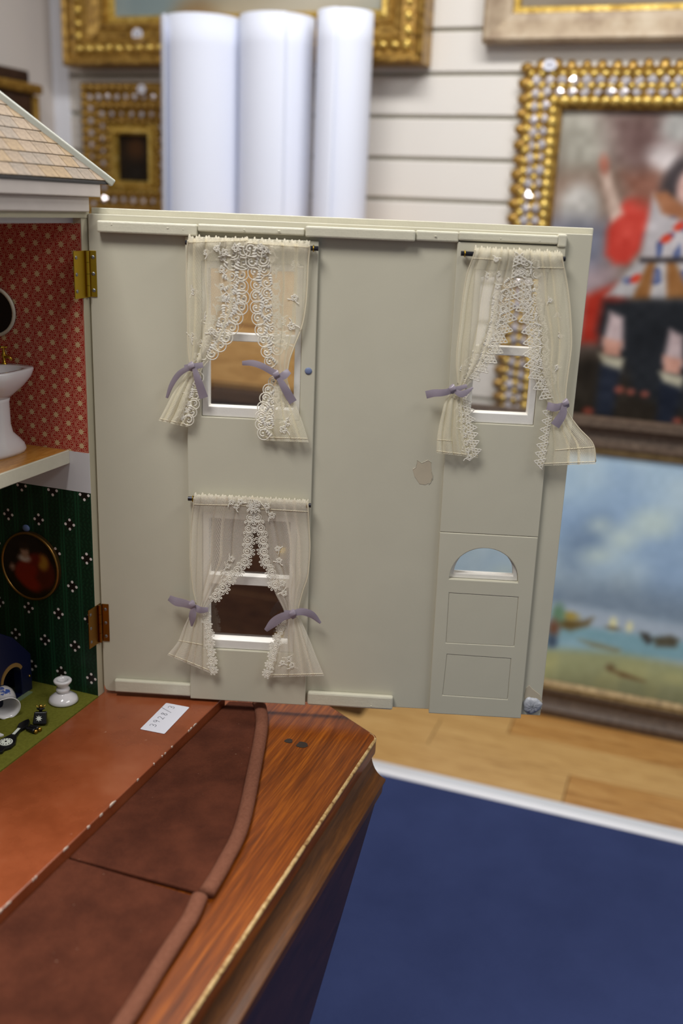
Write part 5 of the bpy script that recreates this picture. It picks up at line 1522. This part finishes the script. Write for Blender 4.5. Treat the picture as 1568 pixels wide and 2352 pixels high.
# tiny scrap of white at the frame edge
pw = on_z(2, 1692, ZF)
o = MB().prism([pw + np.array(v_) for v_ in ((-0.009, -0.003, 0), (0.001, -0.002, 0), (0.003, 0.002, 0), (-0.008, 0.004, 0))], [pw + np.array(v_) for v_ in ((-0.009, -0.003, 0.003), (0.001, -0.002, 0.003), (0.003, 0.002, 0.003), (-0.008, 0.004, 0.003))]).build('ivory_chip', M['porcelain'], bevel=0.0008)
tag(o, 'tiny ivory scrap on the carpet beside the barometer dial', 'ornament')
# blue and white jug lying on its side
jm = Mat('blue_and_white_china', rough=0.12, coat=0.5)
v = jm.coord('Object'); _, _, jz = jm.xyz(v)
n = jm.noise(v, 70, 3, 0.6)
jm.base(jm.mix(n.step(0.47, 0.53), col(222, 216, 214), col(74, 98, 172)))
pj = on_z(15, 1668, ZF)
jd = np.array((0.80, -0.60, -0.10)); jd /= np.linalg.norm(jd)                    # towards the mouth
js = np.cross(jd, (0, 0, 1)); js /= np.linalg.norm(js); ju = np.cross(js, jd)
jc = np.array(on_z(18, 1650, ZF)) + np.array((-0.012, 0.010, 0.0150))
FJ = Frame(jc, js, ju, jd)
jg = empty('china_jug', (jc[0], jc[1], ZF), 'blue and white china jug lying on its side on the carpet', 'jug')
MB().lathe([(0.0002, -0.020), (0.010, -0.020), (0.0140, -0.015), (0.0155, -0.009), (0.0150, -0.002), (0.0132, 0.006)], FJ, seg=30, cap=False).build('jug_body', jm.m, jg, smooth=True)
V = []; rings = ((0.0132, 0.0058, 0), (0.0128, 0.010, .15), (0.0138, 0.014, .5), (0.0150, 0.017, 1.0), (0.0140, 0.0172, 1.0), (0.0122, 0.013, .5), (0.0112, 0.006, .1), (0.0120, -0.008, 0), (0.001, -0.016, 0))
for r_, h_, sp in rings:
    for k in range(30):
        a = 2 * math.pi * k / 30
        ext = 1 + 0.42 * sp * max(0, math.cos(a - 0.5)) ** 6
        V.append(FJ(r_ * ext * math.cos(a), r_ * ext * math.sin(a), h_ + 0.002 * sp * max(0, math.cos(a - 0.5)) ** 4))
mk('jug_rim', V, [(i * 30 + k, i * 30 + (k + 1) % 30, (i + 1) * 30 + (k + 1) % 30, (i + 1) * 30 + k) for i in range(len(rings) - 1) for k in range(30)], M['porcelain'], jg, smooth=True)
MB().tube([FJ(0.0145, 0.001, -0.004), FJ(0.020, 0.001, -0.005), FJ(0.022, 0.001, -0.008), FJ(0.019, 0.001, -0.014), FJ(0.0142, 0.001, -0.014)], 0.0020, 8).build('jug_handle', M['porcelain'], jg, smooth=True)

# dark blue toy fireplace
tf = empty('toy_fireplace', (-0.752, 0.885, ZF), 'dark blue toy fireplace with gilt arch against the green wall', 'fireplace')
bl = Mat('chipped_navy_paint', col(24, 32, 78), 0.35); n = bl.noise(bl.coord('Object'), 120, 4, 0.7)
bl.base(bl.mix(n.step(0.70, 0.73), col(15, 20, 54), col(96, 80, 66)))
FFp = Frame((-0.738, 0.942, ZF), (0, -1, 0), (1, 0, 0), (0, 0, 1))
arch = [(0.020, 0.0015), (0.020, 0.030)] + [(0.038 - 0.018 * math.cos(t), 0.030 + 0.016 * math.sin(t)) for t in np.linspace(0, math.pi, 14)][1:-1] + [(0.056, 0.030), (0.056, 0.0015)]
plate(FFp, [(0.0, 0.0), (0.11, 0.0), (0.11, 0.100), (0.075, 0.1015), (0.054, 0.0985), (0.031, 0.0836), (0.0, 0.049)], [arch[::-1]], -0.012, 0.0, 'surround', bl.m, tf, 0.001)
MB().box(FFp, 0.001, 0.109, -0.036, -0.030, 0.0, 0.047).build('fire_back', bl.m, tf)
for a_ in (0.001, 0.102):
    MB().box(FFp, a_, a_ + 0.007, -0.031, -0.011, 0.0, 0.045).build('cheek', bl.m, tf)
MB().box(FFp, 0.008, 0.100, -0.030, 0.006, 0.0, 0.0012).build('hearth', simple('pale_green_hearth', col(120, 134, 100), 0.6), tf)
outer_a = [(0.038 - 0.0215 * math.cos(t), 0.0310 + 0.0200 * math.sin(t)) for t in np.linspace(0.45, math.pi - 0.1, 14)]
inner_a = [(0.038 - 0.0178 * math.cos(t), 0.0305 + 0.0155 * math.sin(t)) for t in np.linspace(0.45, math.pi - 0.1, 14)]
plate(FFp, outer_a + inner_a[::-1], [], 0.0, 0.0012, 'gilt_arch', simple('dull_gilt', col(170, 132, 74), 0.5, 0.4), tf)
MB().ball(FFp, (0.0050, 0.0005, 0.0205), (0.0018, 0.0012, 0.0018), 10, 6).build('gilt_stud', M['gold_toy'], tf, smooth=True)

# oval picture in brass rim on the green wall
FO = Frame((-0.7425, YI - 0.0006, 0.9391), (1, 0, 0), (0, -1, 0), (0, 0, 1))
ov = empty('oval_miniature', (-0.7425, YI - 0.0006, 0.894), 'oval brass-framed miniature of a red figure on the green wallpaper', 'picture')
ea, eb = 0.0427, 0.0450
ell = lambda k, n=48: [(ea * k * math.cos(t), eb * k * math.sin(t)) for t in np.linspace(0, 2 * math.pi, n + 1)[:-1]]
plate(FO, ell(0.99), [], 0.0, 0.0045, 'backing', simple('dark_brass', col(92, 66, 30), 0.45, 0.7), ov)
MB().tube([FO(x, 0.0045, z) for x, z in ell(0.955) + ell(0.955)[:2]], 0.0018, 8, cap=False, nrm=(0, 1, 0)).build('brass_rim', simple('aged_brass_rim', col(150, 112, 56), 0.35, 0.9), ov, smooth=True)
def p_oval(A_, C_):
    R = np.zeros(A_.shape + (3,)) + np.array((34, 20, 16))
    E = lambda x, z, a, b, r_, c, s=0.004: lay(R, soft_ell(A_, C_, (x, z), (a, b), r_, s), c)
    R = E(0.016, -0.004, .020, .024, .3, (84, 30, 22)); R = E(0.020, 0.008, .008, .010, 0, (168, 118, 44))
    R = E(-0.006, -0.006, .018, .014, .5, (128, 34, 20)); R = E(-0.002, -0.020, .018, .010, -.5, (132, 36, 20)); R = E(0.006, 0.010, .010, .007, .3, (110, 30, 20))
    R = E(-0.007, 0.010, .009, .005, 0, (196, 176, 160), .003); R = E(-0.006, 0.019, .006, .008, 0, (168, 128, 104), .003); R = E(-0.007, 0.026, .008, .005, 0, (46, 30, 22), .003)
    R = E(-0.026, -0.004, .004, .004, 0, (160, 124, 104), .003)
    return R
# the painted disc is laid on as a mesh disc with per-vertex paint
na_, nr_ = 48, 16
VV, pa_, pc2 = [], [], []
for j in range(nr_ + 1):
    for i in range(na_):
        k = 0.93 * max(j, 0.01) / nr_
        x_, z_ = ea * k * math.cos(2 * math.pi * i / na_), eb * k * math.sin(2 * math.pi * i / na_)
        VV.append(FO(x_, 0.0050, z_)); pa_.append(x_); pc2.append(z_)
mo = Mat('miniature_print', rough=0.25); at = mo.n('ShaderNodeVertexColor'); at.layer_name = 'paint'; mo.base(at.outputs[0])
po = mk('painted_oval', VV, [(j * na_ + i, j * na_ + (i + 1) % na_, (j + 1) * na_ + (i + 1) % na_, (j + 1) * na_ + i) for j in range(nr_) for i in range(na_)], mo.m, ov)
rgb = np.clip(p_oval(np.array(pa_), np.array(pc2)) / 255, 0, 1) ** 2.2
ca = po.data.color_attributes.new('paint', 'FLOAT_COLOR', 'POINT')
ca.data.foreach_set('color', np.hstack([rgb, np.ones((len(rgb), 1))]).astype(np.float32).ravel())
a = on_y(60, 1213, YI - 0.002)
MB().ball(WORLD, (a[0], YI - 0.0022, a[2]), (0.0055, 0.0024, 0.0045), 10, 6).build('blue_tack', simple('blue_tack_2', col(96, 114, 156), 0.55), ov, smooth=True)

# oval mirror and wash basin upstairs
FM = Frame((-0.779, YI - 0.0006, 1.2477), (1, 0, 0), (0, -1, 0), (0, 0, 1))
om = empty('oval_mirror', (-0.779, YI - 0.0006, 1.219), 'dark oval mirror in a cream rim on the red star wallpaper', 'mirror')
el2 = lambda k, n=40: [(0.0345 * k * math.cos(t), 0.0295 * k * math.sin(t)) for t in np.linspace(0, 2 * math.pi, n + 1)[:-1]]
plate(FM, el2(0.99), [], 0, 0.003, 'mirror_glass', simple('dark_mirror_glass', col(30, 22, 20), 0.08, 0.3), om)
MB().tube([FM(x, 0.003, z) for x, z in el2(0.96) + el2(0.96)[:2]], 0.0022, 8, cap=False, nrm=(0, 1, 0)).build('rim', M['panel_edge'], om, smooth=True)
ZU = 1.0932
wb = empty('wash_basin', (-0.750, 0.908, ZU), 'white porcelain pedestal wash basin with gold taps upstairs', 'wash basin')
WBX, WBY = -0.738, 0.9085
def loft(rings, name, mat, parent, seg=32):
    """rings: (z, half x, half y, power, dx)"""
    V = []
    for z_, hx, hy, pw_, dx in rings:
        for k in range(seg):
            t = 2 * math.pi * k / seg
            cx_, sx_ = math.cos(t), math.sin(t)
            V.append((WBX + dx + hx * math.copysign(abs(cx_) ** (2 / pw_), cx_), WBY + hy * math.copysign(abs(sx_) ** (2 / pw_), sx_), ZU + z_))
    n = len(rings)
    Fc = [(i * seg + k, i * seg + (k + 1) % seg, (i + 1) * seg + (k + 1) % seg, (i + 1) * seg + k) for i in range(n - 1) for k in range(seg)] + [tuple(range(seg))[::-1], tuple(range((n - 1) * seg, n * seg))]
    return mk(name, V, Fc, mat, parent, smooth=True)
loft([(0, .0205, .034, 2.6, 0), (.004, .0215, .035, 2.6, 0), (.010, .020, .0335, 2.4, 0), (.016, .0165, .028, 2.3, 0), (.024, .0125, .019, 2.2, 0), (.034, .0115, .016, 2.2, 0), (.060, .0115, .0155, 2.2, 0), (.068, .013, .018, 2.2, 0)], 'pedestal', M['porcelain'], wb)
loft([(.064, .012, .016, 2.2, 0), (.070, .017, .024, 2.3, 0), (.078, .023, .0345, 2.6, .001), (.088, .0275, .0405, 3.2, .002), (.0955, .029, .0425, 3.6, .002), (.0975, .0285, .042, 3.6, .002), (.0975, .020, .026, 3.0, .005), (.090, .017, .023, 2.6, .005), (.084, .008, .012, 2.2, .005)], 'basin', M['porcelain'], wb)
for sy in (-1, 1):
    tx, ty = WBX - 0.0135, WBY + sy * 0.034
    tap = MB().lathe([(0.0034, .097), (0.0034, .0985), (0.0018, .0995), (0.0020, .106), (0.0030, .108), (0.0018, .110), (0.0012, .116), (0.0018, .1175)], WORLD, (tx, ty, ZU), 12).build('tap', M['brass'], wb, smooth=True)
    MB().tube([(tx, ty, ZU + .106), (tx + .007, ty, ZU + .1065), (tx + .011, ty, ZU + .103)], [.0018, .0018, .0015], 8).build('spout', M['brass'], tap, smooth=True)
    for dx_, dy_ in ((.005, 0), (0, .005)):
        MB().tube([(tx - dx_, ty - dy_, ZU + .117), (tx + dx_, ty + dy_, ZU + .117)], .0010, 8).build('cross_handle', M['brass'], tap, smooth=True)
